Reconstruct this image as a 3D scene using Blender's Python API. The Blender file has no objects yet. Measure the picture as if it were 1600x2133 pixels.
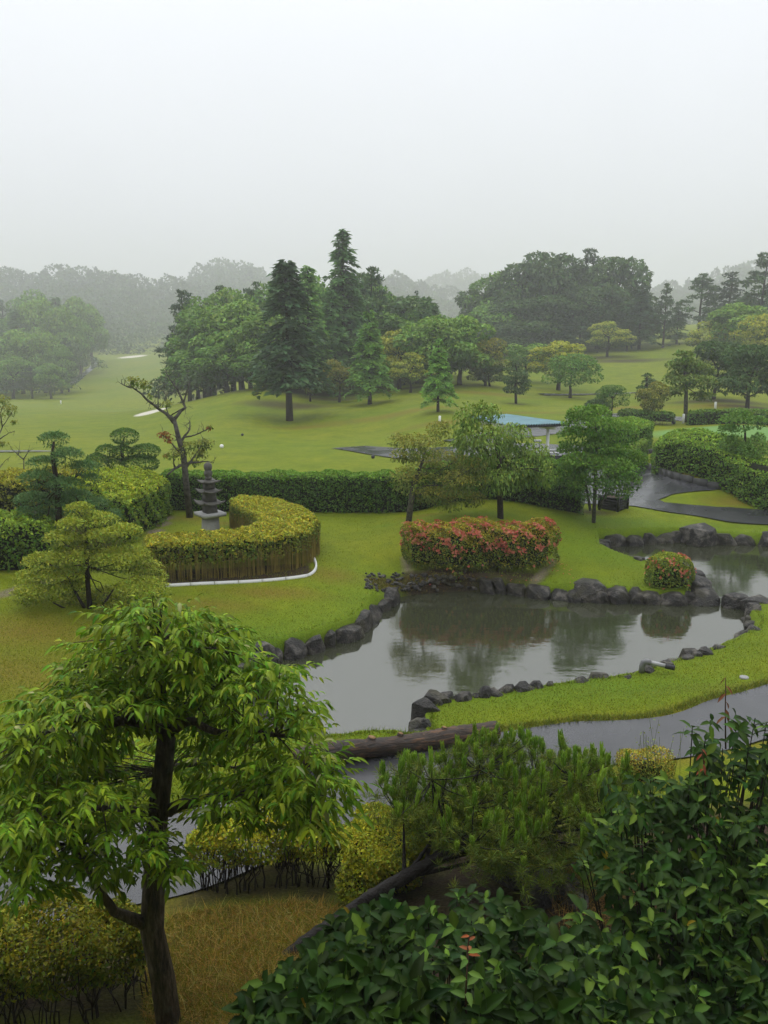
import bpy, math, random
import numpy as np
from mathutils import Vector
rng = np.random.default_rng(7)
random.seed(7)
R = math.radians
S = bpy.context.scene

# ---------------------------------------------------------------- camera, sky, sun, exposure
F_PX, CX, CY, CAM_H, PITCH = 1664.0, 800.0, 1066.5, 7.2, math.atan(366.5 / 1664.0)
cam = bpy.data.objects.new('camera', bpy.data.cameras.new('camera'))
S.collection.objects.link(cam)
cam.location = (0, 0, CAM_H)
cam.rotation_euler = (math.pi / 2 - PITCH, 0, 0)
cam.data.sensor_fit = 'HORIZONTAL'
cam.data.sensor_width = 36.0
cam.data.lens = 36.0 * F_PX / 1600.0
cam.data.clip_start, cam.data.clip_end = 0.05, 8000
S.camera = cam

SKY_HORIZON, SKY_ZENITH = 8.5, 12.9
world = bpy.data.worlds.new('World'); S.world = world; world.use_nodes = True
wn, wl = world.node_tree.nodes, world.node_tree.links
wn.clear()
w_out = wn.new('ShaderNodeOutputWorld'); w_bg = wn.new('ShaderNodeBackground')
w_sky = wn.new('ShaderNodeTexSky'); w_sky.sky_type = 'NISHITA'; w_sky.sun_disc = False
w_sky.sun_elevation = R(58); w_sky.sun_rotation = R(-25); w_sky.dust_density = 6; w_sky.air_density = 1.5
w_hs = wn.new('ShaderNodeHueSaturation'); w_hs.inputs['Saturation'].default_value = 0.10
w_mix = wn.new('ShaderNodeMix'); w_mix.data_type = 'RGBA'; w_mix.inputs[0].default_value = 0.9
# overcast dome: even grey, a little brighter towards the zenith, faint cloud mottling
w_tc = wn.new('ShaderNodeTexCoord'); w_no = wn.new('ShaderNodeTexNoise')
w_no.inputs['Scale'].default_value = 1.7; w_no.inputs['Detail'].default_value = 4
w_sep = wn.new('ShaderNodeSeparateXYZ'); w_mr = wn.new('ShaderNodeMapRange')
w_mr.inputs['From Min'].default_value = 0; w_mr.inputs['From Max'].default_value = 1
w_mr.inputs['To Min'].default_value = SKY_HORIZON; w_mr.inputs['To Max'].default_value = SKY_ZENITH
w_mr2 = wn.new('ShaderNodeMapRange'); w_mr2.inputs['From Min'].default_value = .3; w_mr2.inputs['From Max'].default_value = .7
w_mr2.inputs['To Min'].default_value = .95; w_mr2.inputs['To Max'].default_value = 1.05
w_mul = wn.new('ShaderNodeMath'); w_mul.operation = 'MULTIPLY'
w_col = wn.new('ShaderNodeVectorMath'); w_col.operation = 'SCALE'; w_col.inputs[0].default_value = (.965, 1.0, 1.06)
wl.new(w_tc.outputs['Generated'], w_no.inputs['Vector']); wl.new(w_no.outputs['Fac'], w_mr2.inputs['Value'])
wl.new(w_tc.outputs['Generated'], w_sep.inputs[0]); wl.new(w_sep.outputs['Z'], w_mr.inputs['Value'])
wl.new(w_mr.outputs[0], w_mul.inputs[0]); wl.new(w_mr2.outputs[0], w_mul.inputs[1]); wl.new(w_mul.outputs[0], w_col.inputs['Scale'])
wl.new(w_sky.outputs['Color'], w_hs.inputs['Color']); wl.new(w_hs.outputs['Color'], w_mix.inputs[6])
wl.new(w_col.outputs[0], w_mix.inputs[7]); wl.new(w_mix.outputs[2], w_bg.inputs['Color'])
w_bg.inputs['Strength'].default_value = 0.1
wl.new(w_bg.outputs['Background'], w_out.inputs['Surface'])
world.cycles.sampling_method = 'MANUAL'; world.cycles.sample_map_resolution = 256
sun = bpy.data.objects.new('sun', bpy.data.lights.new('sun', 'SUN'))
S.collection.objects.link(sun)
sun.data.energy = 0.6; sun.data.angle = R(60); sun.data.color = (1, 0.97, 0.92)
sun.rotation_euler = (R(32), 0, R(205))
S.view_settings.view_transform = 'Standard'; S.view_settings.look = 'None'
S.view_settings.exposure = 0.16; S.view_settings.gamma = 1.0; S.view_settings.use_curve_mapping = False
cy = S.cycles
cy.max_bounces = 5; cy.diffuse_bounces = 2; cy.glossy_bounces = 3; cy.transmission_bounces = 3
cy.volume_bounces = 2; cy.transparent_max_bounces = 6; cy.use_denoising = True
cy.caustics_reflective = False; cy.caustics_refractive = False
cy.sample_clamp_indirect = 4.0

# ---------------------------------------------------------------- pixel to place
ct, st = math.cos(PITCH), math.sin(PITCH)
def ray(px, py):
    u, v = (px - CX) / F_PX, (CY - py) / F_PX
    return u, ct + v * st, -st + v * ct
def atz(px, py, z):
    u, f, d = ray(px, py); t = (z - CAM_H) / d
    return np.array([u * t, f * t, z])
def aty(px, py, Y):
    u, f, d = ray(px, py); t = Y / f
    return np.array([u * t, Y, CAM_H + d * t])
def mpp(Y, py=1000):           # metres per photo pixel at distance Y
    u, f, d = ray(800, py); return Y / f / F_PX

# ---------------------------------------------------------------- terrain function
POND = [(540,1378),(600,1366),(655,1352),(705,1335),(745,1318),(765,1300),(778,1280),(806,1262),(812,1248),(860,1238),(930,1232),
        (1000,1231),(1060,1234),(1110,1241),(1190,1248),(1260,1250),(1350,1252),(1425,1254),(1448,1240),(1462,1215),(1462,1196),
        (1436,1182),(1400,1176),(1335,1166),(1290,1156),(1252,1146),(1246,1136),(1270,1136),(1310,1134),(1350,1131),(1400,1128),
        (1440,1129),(1500,1131),(1600,1136),(1760,1146),(1800,1210),(1740,1240),(1650,1250),(1580,1258),(1562,1272),(1574,1292),
        (1568,1306),(1530,1326),(1470,1350),(1400,1374),(1320,1396),(1215,1414),(1120,1425),(1040,1432),(970,1440),(905,1450),
        (882,1485),(880,1525),(780,1545),(660,1562),(560,1545),(520,1480),(522,1420)]
# edges on the near side are seen at the height of the bank, the others at the water line
PONDW = np.array([atz(x, y, .26 if 19 <= k <= 25 else .15 if 36 <= k <= 38 else .3 if 39 <= k <= 52 else 0)[:2] for k, (x, y) in enumerate(POND)])
def poly_sd(P, poly):          # signed distance, negative inside
    A = poly; B = np.roll(poly, -1, 0); d2 = np.full(len(P), 1e18); ins = np.zeros(len(P), bool)
    for a, b in zip(A, B):
        ab = b - a; ap = P - a
        t = np.clip((ap @ ab) / (ab @ ab), 0, 1)
        q = ap - t[:, None] * ab
        d2 = np.minimum(d2, (q * q).sum(1))
        c = (a[1] > P[:, 1]) != (b[1] > P[:, 1])
        with np.errstate(divide='ignore', invalid='ignore'):
            xi = a[0] + (P[:, 1] - a[1]) * (b[0] - a[0]) / (b[1] - a[1])
        ins ^= c & (P[:, 0] < xi)
    d = np.sqrt(d2)
    return np.where(ins, -d, d)
GC = [(560,1362,.38),(700,1300,.42),(780,1238,.48),(450,1390,.45),(450,1300,.62),(350,1225,.85),(640,1202,.82),(660,1150,.85),
      (440,1115,.95),(300,1130,.95),(60,1240,.95),(50,1350,.75),(0,1500,.6),(300,1600,.45),(500,1560,.38),(150,1060,1.1),(0,1060,1.1),
      (360,1065,.8),(500,1070,.75),(700,1070,.75),(860,1070,.85),(950,1066,1.15),(1043,1083,1.12),(850,1088,1.02),(760,1100,.75),
      (720,1150,.72),(800,1180,.55),(830,1225,.2),(900,1222,.2),(900,1195,.5),(1000,1195,.5),(1100,1200,.45),(1240,1062,.72),
      (1180,1120,.7),(1200,1190,.45),(1300,1195,.36),(1400,1220,.32),(1330,1180,.28),(1400,1190,.28),(1150,1088,.85),(1320,1075,.66),(1450,1095,.5),(1600,1100,.45),(1400,1052,.6),
      (1600,1083,.5),(1330,1000,.7),(1500,1040,.62),(1600,1040,.65),(1230,1120,.55),
      (600,972,.6),(200,960,.4),(0,960,.4),(800,972,.7),(1000,955,.75),(1100,930,.8),(1200,900,.9),(700,940,.6),(900,930,.7),(450,940,.4),
      (1250,960,.75),(1350,965,1.0),(1420,985,1.2),(1500,985,1.3),(1600,980,1.4),(1450,930,1.5),(1600,925,1.5),(1330,930,1.1),
      (100,900,-1.0),(300,900,-1.0),(100,850,-5),(300,858,-4.5),(90,830,-9),(250,800,-8),(200,760,-4),(270,735,-1),(430,842,-5),(340,740,-1.2),
      # near bank, path and the slope below the building
      (920,1475,.3),(1100,1450,.3),(1300,1420,.3),(1500,1350,.3),(1600,1310,.35),(950,1510,.35),(1200,1495,.4),(1450,1470,.45),(1600,1420,.5),
      (800,1590,.35),(1000,1570,.35),(1200,1560,.4),(1400,1530,.42),(1600,1480,.48),(640,1640,.35),(440,1700,.35),(420,1800,.38),(200,1800,.38),(60,1850,.4),
      (1000,1650,.5),(1300,1620,.55),(1500,1600,.6),(1200,1780,.9),(1000,1800,.8),(700,1850,.5),(500,1890,.5),(360,1960,.6),(540,1960,.75),
      (450,2100,.95),(200,2100,.8),(0,2000,.6),(700,2100,1.1),(1000,2100,1.3),(1400,2000,1.2),(1600,1900,1.1)]
DC = [(440,884,66),(470,870,70),(545,815,88),(600,877,72),(680,860,74),(770,840,80),(700,832,88),(850,815,88),(620,905,62),(800,900,60),
      (915,856,64),(1000,800,95),(1075,838,78),(1190,826,90),(1000,862,66),(1100,882,58),(1280,862,66),(1430,880,60),(1360,850,70),
      (1500,829,76),(1590,846,72),(1550,895,50),(1450,900,50),(1400,810,95),(1300,790,115),(1450,770,120),(1230,765,130),(1350,738,150),(1450,720,158),
      (1560,712,160),(1250,742,150),(1100,768,140),(900,785,112),(950,740,165),(800,790,115),(640,800,110),(450,780,190),(405,856,150),
      (60,805,280),(0,755,380),(100,675,560),(350,685,600),(460,645,880),(-200,665,600),(600,672,760),(850,675,780),(970,640,1100),(1150,690,240),
      (1400,682,560),(1550,650,780),(1750,640,780),(800,630,1500),(0,625,1500),(1600,615,1500),(350,625,1500),(-600,630,1500),(2200,615,1500),(1150,630,1500),
      (1800,700,170),(-250,775,330),(-300,850,150),(1900,860,75),(-300,960,50),(1900,960,50)]
XC = [(-6,2,1.5),(0,1,1.6),(5,2,1.7),(-12,3,1.2),(12,3,1.5),(0,-6,1.6),(-14,10,.6),(14,10,.7),(-24,20,1.0),(24,20,.6),(26,35,.8),(-28,35,.8),(18,14,.5),(-16,15,.7)]
CP = [atz(*p) for p in GC] + [aty(*p) for p in DC] + [np.array(p, float) for p in XC]
CP = np.array(CP)
def dom(X, Y):
    Y = np.maximum(Y, -6.0)
    return np.stack([2.6 * np.clip(X / (Y + 10), -1.1, 1.1), np.log(Y + 10)], -1)
def tps(d2): return 0.5 * d2 * np.log(d2 + 1e-12)
DP = dom(CP[:, 0], CP[:, 1]); n_ = len(DP)
K = tps(((DP[:, None] - DP[None]) ** 2).sum(-1)) + np.eye(n_) * 2e-4
Pm = np.c_[np.ones(n_), DP]
# heights are fitted as slope angle from the eye, so that near dips and far hills share one scale
def tgt(z, Y): return (z - 0.5) / (np.maximum(Y, -6) + 12)
Mx = np.block([[K, Pm], [Pm.T, np.zeros((3, 3))]])
COEF = np.linalg.solve(Mx, np.r_[tgt(CP[:, 2], CP[:, 1]), 0, 0, 0])
def rbf(q):
    out = np.empty(len(q))
    for i in range(0, len(q), 20000):
        k = tps(((q[i:i+20000, None] - DP[None]) ** 2).sum(-1))
        out[i:i+20000] = k @ COEF[:n_] + np.c_[np.ones(len(k)), q[i:i+20000]] @ COEF[n_:]
    return out
GA, GB = np.linspace(-2.9, 2.9, 200), np.linspace(math.log(3.9), math.log(1700), 280)
GT = rbf(np.stack(np.meshgrid(GA, GB), -1).reshape(-1, 2)).reshape(280, 200)
def rawH(X, Y):
    q = dom(np.asarray(X, float).ravel(), np.asarray(Y, float).ravel())
    fa = np.clip((q[:, 0] - GA[0]) / (GA[1] - GA[0]), 0, 198.999); fb = np.clip((q[:, 1] - GB[0]) / (GB[1] - GB[0]), 0, 278.999)
    ia, ib = fa.astype(int), fb.astype(int); fa -= ia; fb -= ib
    g = (GT[ib, ia] * (1 - fa) + GT[ib, ia + 1] * fa) * (1 - fb) + (GT[ib + 1, ia] * (1 - fa) + GT[ib + 1, ia + 1] * fa) * fb
    return g * (np.maximum(np.asarray(Y, float).ravel(), -6) + 12) + 0.5
def H(X, Y):
    X = np.asarray(X, float).ravel(); Y = np.asarray(Y, float).ravel()
    z = rawH(X, Y)
    m = (np.abs(X) < 30) & (Y > 8) & (Y < 40)
    if m.any():
        sd = poly_sd(np.c_[X[m], Y[m]], PONDW); zz = z[m]
        zz = np.where(sd > 0, np.maximum(zz, 0.10 + np.minimum(sd, .5) * .2), zz)
        t = np.clip((sd + 0.22) / 0.27, 0, 1); t = t * t * (3 - 2 * t)
        z[m] = zz * t + (-0.55) * (1 - t)
    return z
def h1(x, y): return float(H([x], [y])[0])
def hit(px, py):               # where the view ray meets the ground
    u, f, d = ray(px, py)
    ts = np.r_[np.arange(3, 40, .05), np.arange(40, 200, .25), np.arange(200, 1500, 1.)] / f
    z = CAM_H + d * ts; g = H(u * ts, f * ts)
    k = np.argmax(z < g)
    if z[k] >= g[k]: return None
    t = ts[k]
    return np.array([u * t, f * t, g[k]])

# ---------------------------------------------------------------- small builders
COL = S.collection
def tag(o, label=None, cat=None, group=None, kind=None):
    if label: o['label'] = label
    if cat: o['category'] = cat
    if group: o['group'] = group
    if kind: o['kind'] = kind
    return o
def empty(name, loc, label=None, cat=None, group=None, rz=0):
    o = bpy.data.objects.new(name, None); COL.objects.link(o)
    o.location = loc; o.rotation_euler[2] = rz; o.empty_display_size = .2
    return tag(o, label, cat, group)
def mesh_np(name, V, faces, mat, parent=None, tint=None, smooth=False, attrs=None):
    """V (n,3) array; faces: list of (m,k) int arrays"""
    me = bpy.data.meshes.new(name)
    V = np.ascontiguousarray(V, np.float32)
    me.vertices.add(len(V)); me.vertices.foreach_set('co', V.ravel())
    if not isinstance(faces, list): faces = [faces]
    faces = [f for f in faces if len(f)]
    ls = np.concatenate([f.shape[1] * np.ones(len(f), np.int32) for f in faces])
    lv = np.concatenate([f.ravel() for f in faces]).astype(np.int32)
    me.loops.add(len(lv)); me.loops.foreach_set('vertex_index', lv)
    me.polygons.add(len(ls))
    me.polygons.foreach_set('loop_start', np.r_[0, np.cumsum(ls)[:-1]].astype(np.int32))
    me.polygons.foreach_set('loop_total', ls)
    if smooth: me.polygons.foreach_set('use_smooth', np.ones(len(ls), bool))
    me.update(calc_edges=True)
    if tint is not None:
        a = me.color_attributes.new('tint', 'FLOAT_COLOR', 'POINT')
        a.data.foreach_set('color', np.c_[tint, np.ones(len(tint))].astype(np.float32).ravel())
    for k, v in (attrs or {}).items():
        a = me.attributes.new(k, 'FLOAT', 'POINT'); a.data.foreach_set('value', np.asarray(v, np.float32))
    me.materials.append(mat)
    o = bpy.data.objects.new(name, me); COL.objects.link(o)
    if parent is not None: o.parent = parent
    return o
def inst(name, me, parent=None, loc=(0,0,0), rot=(0,0,0), sc=(1,1,1)):
    o = bpy.data.objects.new(name, me); COL.objects.link(o)
    o.location = loc; o.rotation_euler = rot; o.scale = sc
    if parent is not None: o.parent = parent
    return o
class MB:                      # collects tubes, boxes, prisms into one mesh
    def __init__(s): s.V = []; s.F = []; s.n = 0
    def add(s, V, F):
        V = np.asarray(V, float)
        for f in F: s.F.append(np.asarray(f) + s.n)
        s.V.append(V); s.n += len(V); return s
    def box(s, c, size, rz=0, top=1.0):
        x, y, z = [k / 2 for k in size]
        v = np.array([(-x,-y,-z),(x,-y,-z),(x,y,-z),(-x,y,-z),(-x*top,-y*top,z),(x*top,-y*top,z),(x*top,y*top,z),(-x*top,y*top,z)])
        c0, s0 = math.cos(rz), math.sin(rz)
        v = np.c_[v[:,0]*c0 - v[:,1]*s0, v[:,0]*s0 + v[:,1]*c0, v[:,2]] + np.array(c)
        return s.add(v, [np.array([(0,3,2,1),(4,5,6,7),(0,1,5,4),(1,2,6,5),(2,3,7,6),(3,0,4,7)])])
    def tube(s, P, r, sides=6, cap=True, bump=0):
        P = np.asarray(P, float); m = len(P); r = np.broadcast_to(np.asarray(r, float), (m,))
        T = np.gradient(P, axis=0) if m > 1 else np.array([[0,0,1.]])
        T /= np.linalg.norm(T, axis=1)[:, None] + 1e-9
        up = np.where(np.abs(T[:, 2:3]) > .9, np.array([[1.,0,0]]), np.array([[0,0,1.]]))
        A = np.cross(T, up); A /= np.linalg.norm(A, axis=1)[:, None] + 1e-9
        for i in range(1, m):      # keep frames from flipping
            a = A[i-1] - T[i] * (A[i-1] @ T[i]); nn = np.linalg.norm(a)
            if nn > 1e-6: A[i] = a / nn
        B = np.cross(T, A)
        th = np.arange(sides) * 2 * math.pi / sides
        rr = r[:, None] * (1 + bump * rng.normal(size=(m, sides)))
        V = P[:, None] + rr[..., None] * (np.cos(th)[None, :, None] * A[:, None] + np.sin(th)[None, :, None] * B[:, None])
        i = np.arange(m - 1)[:, None] * sides; j = np.arange(sides)[None]; j2 = (j + 1) % sides
        q = np.stack([i + j, i + j2, i + sides + j2, i + sides + j], -1).reshape(-1, 4)
        F = [q]
        if cap: F += [np.arange(sides)[::-1][None], (np.arange(sides) + (m - 1) * sides)[None]]
        return s.add(V.reshape(-1, 3), F)
    def build(s, name, mat, parent=None, smooth=False, tint=None, origin=None):
        V = np.concatenate(s.V)
        if origin is not None: V = V - np.asarray(origin)
        by = {}
        for f in s.F: by.setdefault(f.shape[1], []).append(f)
        return mesh_np(name, V, [np.concatenate(v) for v in by.values()], mat, parent, tint, smooth)
def unit(a): return a / (np.linalg.norm(a, axis=-1, keepdims=True) + 1e-9)
def rdir(n): return unit(rng.normal(size=(n, 3)))

# ---------------------------------------------------------------- materials
def new_mat(name):
    m = bpy.data.materials.new(name); m.use_nodes = True
    nt = m.node_tree; b = nt.nodes['Principled BSDF']
    return m, nt.nodes, nt.links, b
def noise(n, l, scale, detail=4, vec=None, rough=.55):
    t = n.new('ShaderNodeTexNoise'); t.inputs['Scale'].default_value = scale
    t.inputs['Detail'].default_value = detail; t.inputs['Roughness'].default_value = rough
    if vec is not None: l.new(vec, t.inputs['Vector'])
    return t
def ramp(n, l, fac, stops):
    r = n.new('ShaderNodeValToRGB'); e = r.color_ramp.elements
    while len(e) < len(stops): e.new(.5)
    for k, (p, c) in zip(e, stops): k.position = p; k.color = (*c, 1)
    l.new(fac, r.inputs['Fac']); return r
def mixc(n, l, fac, a, b, mode='MIX'):
    m = n.new('ShaderNodeMix'); m.data_type = 'RGBA'; m.blend_type = mode
    for s, v in ((0, fac), (6, a), (7, b)):
        if hasattr(v, 'links'): l.new(v, m.inputs[s])
        else: m.inputs[s].default_value = v if s == 0 else (*v, 1)
    return m.outputs[2]
def attr(n, name):
    a = n.new('ShaderNodeAttribute'); a.attribute_name = name; return a
def bumpn(n, l, height, strength, dist, b):
    k = n.new('ShaderNodeBump'); k.inputs['Strength'].default_value = strength; k.inputs['Distance'].default_value = dist
    l.new(height, k.inputs['Height']); l.new(k.outputs['Normal'], b.inputs['Normal']); return k
def plain(name, col, rough=.6, var=.25, scale=6, bump=0, spec=.4, dark=None, bscale=None):
    m, n, l, b = new_mat(name)
    g = n.new('ShaderNodeNewGeometry')
    no = noise(n, l, scale, 5, g.outputs['Position'])
    c2 = dark or tuple(k * (1 - var) for k in col); c1 = tuple(min(1, k * (1 + var)) for k in col)
    r = ramp(n, l, no.outputs['Fac'], [(.3, c2), (.5, col), (.72, c1)])
    l.new(r.outputs['Color'], b.inputs['Base Color'])
    b.inputs['Roughness'].default_value = rough; b.inputs['Specular IOR Level'].default_value = spec
    if bump:
        nb = noise(n, l, bscale or scale * 3, 5, g.outputs['Position'])
        bumpn(n, l, nb.outputs['Fac'], .8, bump, b)
    return m
def foliage(name, rough=.5, spec=.3, trans=.25, vary=.12):
    m, n, l, b = new_mat(name)
    a = attr(n, 'tint'); oi = n.new('ShaderNodeObjectInfo')
    hs = n.new('ShaderNodeHueSaturation'); l.new(a.outputs['Color'], hs.inputs['Color'])
    mr = n.new('ShaderNodeMapRange'); mr.inputs['To Min'].default_value = 1 - vary; mr.inputs['To Max'].default_value = 1 + vary
    l.new(oi.outputs['Random'], mr.inputs['Value']); l.new(mr.outputs[0], hs.inputs['Value'])
    l.new(hs.outputs['Color'], b.inputs['Base Color'])
    b.inputs['Roughness'].default_value = rough; b.inputs['Specular IOR Level'].default_value = spec
    if trans:
        t = n.new('ShaderNodeBsdfTranslucent'); l.new(hs.outputs['Color'], t.inputs['Color'])
        mx = n.new('ShaderNodeMixShader'); mx.inputs[0].default_value = trans
        l.new(b.outputs[0], mx.inputs[1]); l.new(t.outputs[0], mx.inputs[2])
        l.new(mx.outputs[0], n['Material Output'].inputs['Surface'])
    return m
M = {}
M['leaf'] = foliage('leaf_matt', .55, .2, .25)
M['leaf_wet'] = foliage('leaf_glossy', .42, .13, .25, .1)
M['bark'] = plain('bark', (.035, .027, .02), .85, .5, 14, .02, .2)
M['bark_lichen'] = plain('bark_with_lichen', (.09, .085, .07), .85, .5, 9, .02, .2, dark=(.02, .017, .014))
M['twig'] = plain('twig_bark', (.03, .022, .017), .8, .4, 20, 0, .2)
def stone_mat():
    m, n, l, b = new_mat('dark_wet_stone'); g = n.new('ShaderNodeNewGeometry'); pos = g.outputs['Position']
    n1 = noise(n, l, 4, 6, pos); n2 = noise(n, l, 1.7, 4, pos); n3 = noise(n, l, 22, 5, pos)
    c = ramp(n, l, n1.outputs['Fac'], [(.32, (.007, .006, .005)), (.5, (.028, .025, .021)), (.66, (.15, .135, .112))]).outputs['Color']
    c = mixc(n, l, ramp(n, l, n2.outputs['Fac'], [(.52, (0, 0, 0)), (.68, (.6, .6, .6))]).outputs['Color'], c, (.05, .045, .012))
    l.new(c, b.inputs['Base Color']); b.inputs['Roughness'].default_value = .5; b.inputs['Specular IOR Level'].default_value = .45
    bumpn(n, l, n3.outputs['Fac'], 1, .06, b); return m
M['stone'] = stone_mat()
M['pagoda'] = plain('weathered_granite', (.10, .095, .082), .75, .35, 9, .006, .3, bscale=60)
M['pagoda_light'] = plain('pale_granite', (.36, .355, .34), .75, .15, 20, .003, .3)
M['white'] = plain('white_paint', (.84, .84, .82), .5, .04, 8, 0, .3)
M['wood_black'] = plain('black_stained_wood', (.012, .012, .013), .5, .3, 12, .003, .4)
M['soil'] = plain('wet_soil', (.07, .05, .03), .9, .4, 10, .02, .2)
# ================================================================= the ground
def lawn_material():
    m, n, l, b = new_mat('lawn_ground')
    g = n.new('ShaderNodeNewGeometry'); pos = g.outputs['Position']
    n1 = noise(n, l, .5, 4, pos); n2 = noise(n, l, 2.6, 3, pos); n3 = noise(n, l, 30, 2, pos); n4 = noise(n, l, .06, 1, pos)
    base = ramp(n, l, n1.outputs['Fac'], [(.3, (.118, .165, .004)), (.5, (.168, .215, .005)), (.7, (.215, .24, .008))]).outputs['Color']
    base = mixc(n, l, .35, base, ramp(n, l, n4.outputs['Fac'], [(.35, (.125, .2, .008)), (.65, (.22, .235, .012))]).outputs['Color'])
    fine = ramp(n, l, n3.outputs['Fac'], [(.3, (.72, .72, .72)), (.7, (1.22, 1.22, 1.15))]).outputs['Color']
    mid = ramp(n, l, n2.outputs['Fac'], [(.3, (.85, .88, .85)), (.7, (1.12, 1.1, 1.1))]).outputs['Color']
    c = mixc(n, l, 1.0, base, fine, 'MULTIPLY'); c = mixc(n, l, 1.0, c, mid, 'MULTIPLY')
    def zone(c, name, col1, col2, edge=.35, scale=3.0):
        a = attr(n, name)
        nn = n1 if scale < 2 else n2
        ad = n.new('ShaderNodeMath'); ad.operation = 'MULTIPLY_ADD'; ad.inputs[1].default_value = edge * 2; ad.inputs[2].default_value = -edge
        l.new(nn.outputs['Fac'], ad.inputs[0])
        su = n.new('ShaderNodeMath'); su.operation = 'ADD'; su.use_clamp = True
        l.new(a.outputs['Fac'], su.inputs[0]); l.new(ad.outputs[0], su.inputs[1])
        ml = n.new('ShaderNodeMath'); ml.operation = 'MULTIPLY'; ml.use_clamp = True
        l.new(su.outputs[0], ml.inputs[0])
        st_ = n.new('ShaderNodeMath'); st_.operation = 'MULTIPLY'; st_.inputs[1].default_value = 4; st_.use_clamp = True
        l.new(a.outputs['Fac'], st_.inputs[0]); l.new(st_.outputs[0], ml.inputs[1])
        cc = ramp(n, l, n3.outputs['Fac'], [(.3, col1), (.7, col2)]).outputs['Color']
        return mixc(n, l, ml.outputs[0], c, cc)
    c = zone(c, 'dry', (.13, .10, .012), (.25, .18, .025), .3, 1.2)
    c = zone(c, 'lush', (.07, .15, .008), (.15, .25, .012), .25, 1.0)
    c = zone(c, 'putting', (.14, .28, .07), (.19, .33, .09), .05)
    c = zone(c, 'bare', (.025, .017, .01), (.065, .042, .024), .3, 4)
    c = zone(c, 'trail', (.16, .13, .09), (.28, .23, .16), .2, 4)
    c = zone(c, 'sand', (.6, .57, .48), (.75, .7, .6), .08)
    c = zone(c, 'mud', (.02, .018, .008), (.05, .045, .02), .1)
    l.new(c, b.inputs['Base Color'])
    b.inputs['Roughness'].default_value = .8; b.inputs['Specular IOR Level'].default_value = .12
    bumpn(n, l, n3.outputs['Fac'], .6, .03, b)
    return m
M['lawn'] = lawn_material()
aa = np.concatenate([np.linspace(-1.05, -.62, 40, endpoint=False), np.linspace(-.62, .62, 320), np.linspace(.62, 1.05, 41)[1:]])
yy = [-9.]
while yy[-1] < 1620:
    Y = yy[-1]
    yy.append(Y + (.5 if Y < 6 else   .13 if Y < 34 else .3 if Y < 60 else (Y + 10) * .009))
yy = np.array(yy)
gx = aa[None] * (yy[:, None] + 10); gy = np.repeat(yy[:, None], len(aa), 1)
X, Y = gx.ravel(), gy.ravel(); Z = H(X, Y)
# paths: centre lines as (photo x, photo y, half width in m)
def ground_line(pts): return np.array([hit(*p) for p in pts])
def smooth_line(P, step=.3):
    P = np.asarray(P, float)
    for _ in range(3):
        q = np.empty((2 * len(P) - 2, P.shape[1])); q[0::2] = .75 * P[:-1] + .25 * P[1:]; q[1::2] = .25 * P[:-1] + .75 * P[1:]
        P = np.vstack([P[:1], q, P[-1:]])
    d = np.r_[0, np.cumsum(np.linalg.norm(np.diff(P[:, :2], axis=0), axis=1))]
    s = np.linspace(0, d[-1], max(4, int(d[-1] / step)))
    return np.stack([np.interp(s, d, P[:, k]) for k in range(P.shape[1])], 1)
def px_poly(pts, z=None):
    return np.array([(atz(x, y, z) if z is not None else hit(x, y))[:2] for x, y in pts])
PATHS = {
 'cart_path': smooth_line(np.c_[ground_line([(1750,1440),(1600,1478),(1480,1522),(1350,1542),(1180,1558),(1000,1580),(850,1612),(700,1662),(560,1712),(420,1765),(280,1805),(130,1830),(-60,1870),(-300,1930)])[:, :2], np.array([.8,.8,.8,.8,.82,.86,.9,.92,.92,.92,.92,.92,.92,.92])]),
 'upper_path': smooth_line(np.c_[ground_line([(960,922),(1050,908),(1120,900),(1190,890),(1250,872),(1310,862),(1400,872),(1480,875)])[:, :2], np.array([1.5,1.6,1.5,1.4,1.3,1.2,1.2,1.2])]),
 'far_path': smooth_line(np.c_[ground_line([(150,800),(175,780),(195,765),(200,752),(185,738)])[:, :2], np.array([1.4,1.4,1.3,1.2,1.2])], 2),
 'left_path': smooth_line(np.c_[ground_line([(-100,943),(0,942),(60,941),(110,942)])[:, :2], np.array([.5,.5,.45,.3])], 1),
 'crossing_path': smooth_line(np.c_[ground_line([(1130,822),(1190,822),(1260,821),(1340,818),(1420,812)])[:, :2], np.array([.8,.8,.8,.8,.8])], 1),
}
def line_d(P, L):
    """distance of points P to the ribbon edge of L (x, y, half width)"""
    out = np.full(len(P), 1e9)
    for a, b in zip(L[:-1], L[1:]):
        ab = b[:2] - a[:2]; ap = P - a[:2]; t = np.clip(ap @ ab / (ab @ ab + 1e-12), 0, 1)
        d = np.linalg.norm(ap - t[:, None] * ab, axis=1) - (a[2] + t * (b[2] - a[2]))
        out = np.minimum(out, d)
    return out
PXY = np.c_[X, Y]
pathd = np.full(len(X), 1e9)
for L in PATHS.values():
    lo, hi = L[:, :2].min(0) - 4, L[:, :2].max(0) + 4
    m = ((PXY > lo) & (PXY < hi)).all(1)
    if m.any(): pathd[m] = np.minimum(pathd[m], line_d(PXY[m], L))
YARD = [(1800,1114),(1600,1094),(1480,1081),(1390,1067),(1320,1055),(1215,1050),(1150,1000),(1100,985),(1000,975),(900,965),(830,957),(760,946),(690,935),(760,930),(850,936),(960,932),(1050,926),(1120,925),
   (1200,930),(1260,940),(1300,950),(1335,965),(1345,975),(1400,1000),(1480,1017),(1500,1021),(1400,1031),(1372,1042),(1385,1048),(1440,1053),(1520,1058),(1600,1065),(1800,1080)]
m = (Y > 22) & (Y < 60) & (X > -6) & (X < 30)
yd = poly_sd(PXY[m], px_poly(YARD)); pathd[m] = np.minimum(pathd[m], yd)
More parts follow.
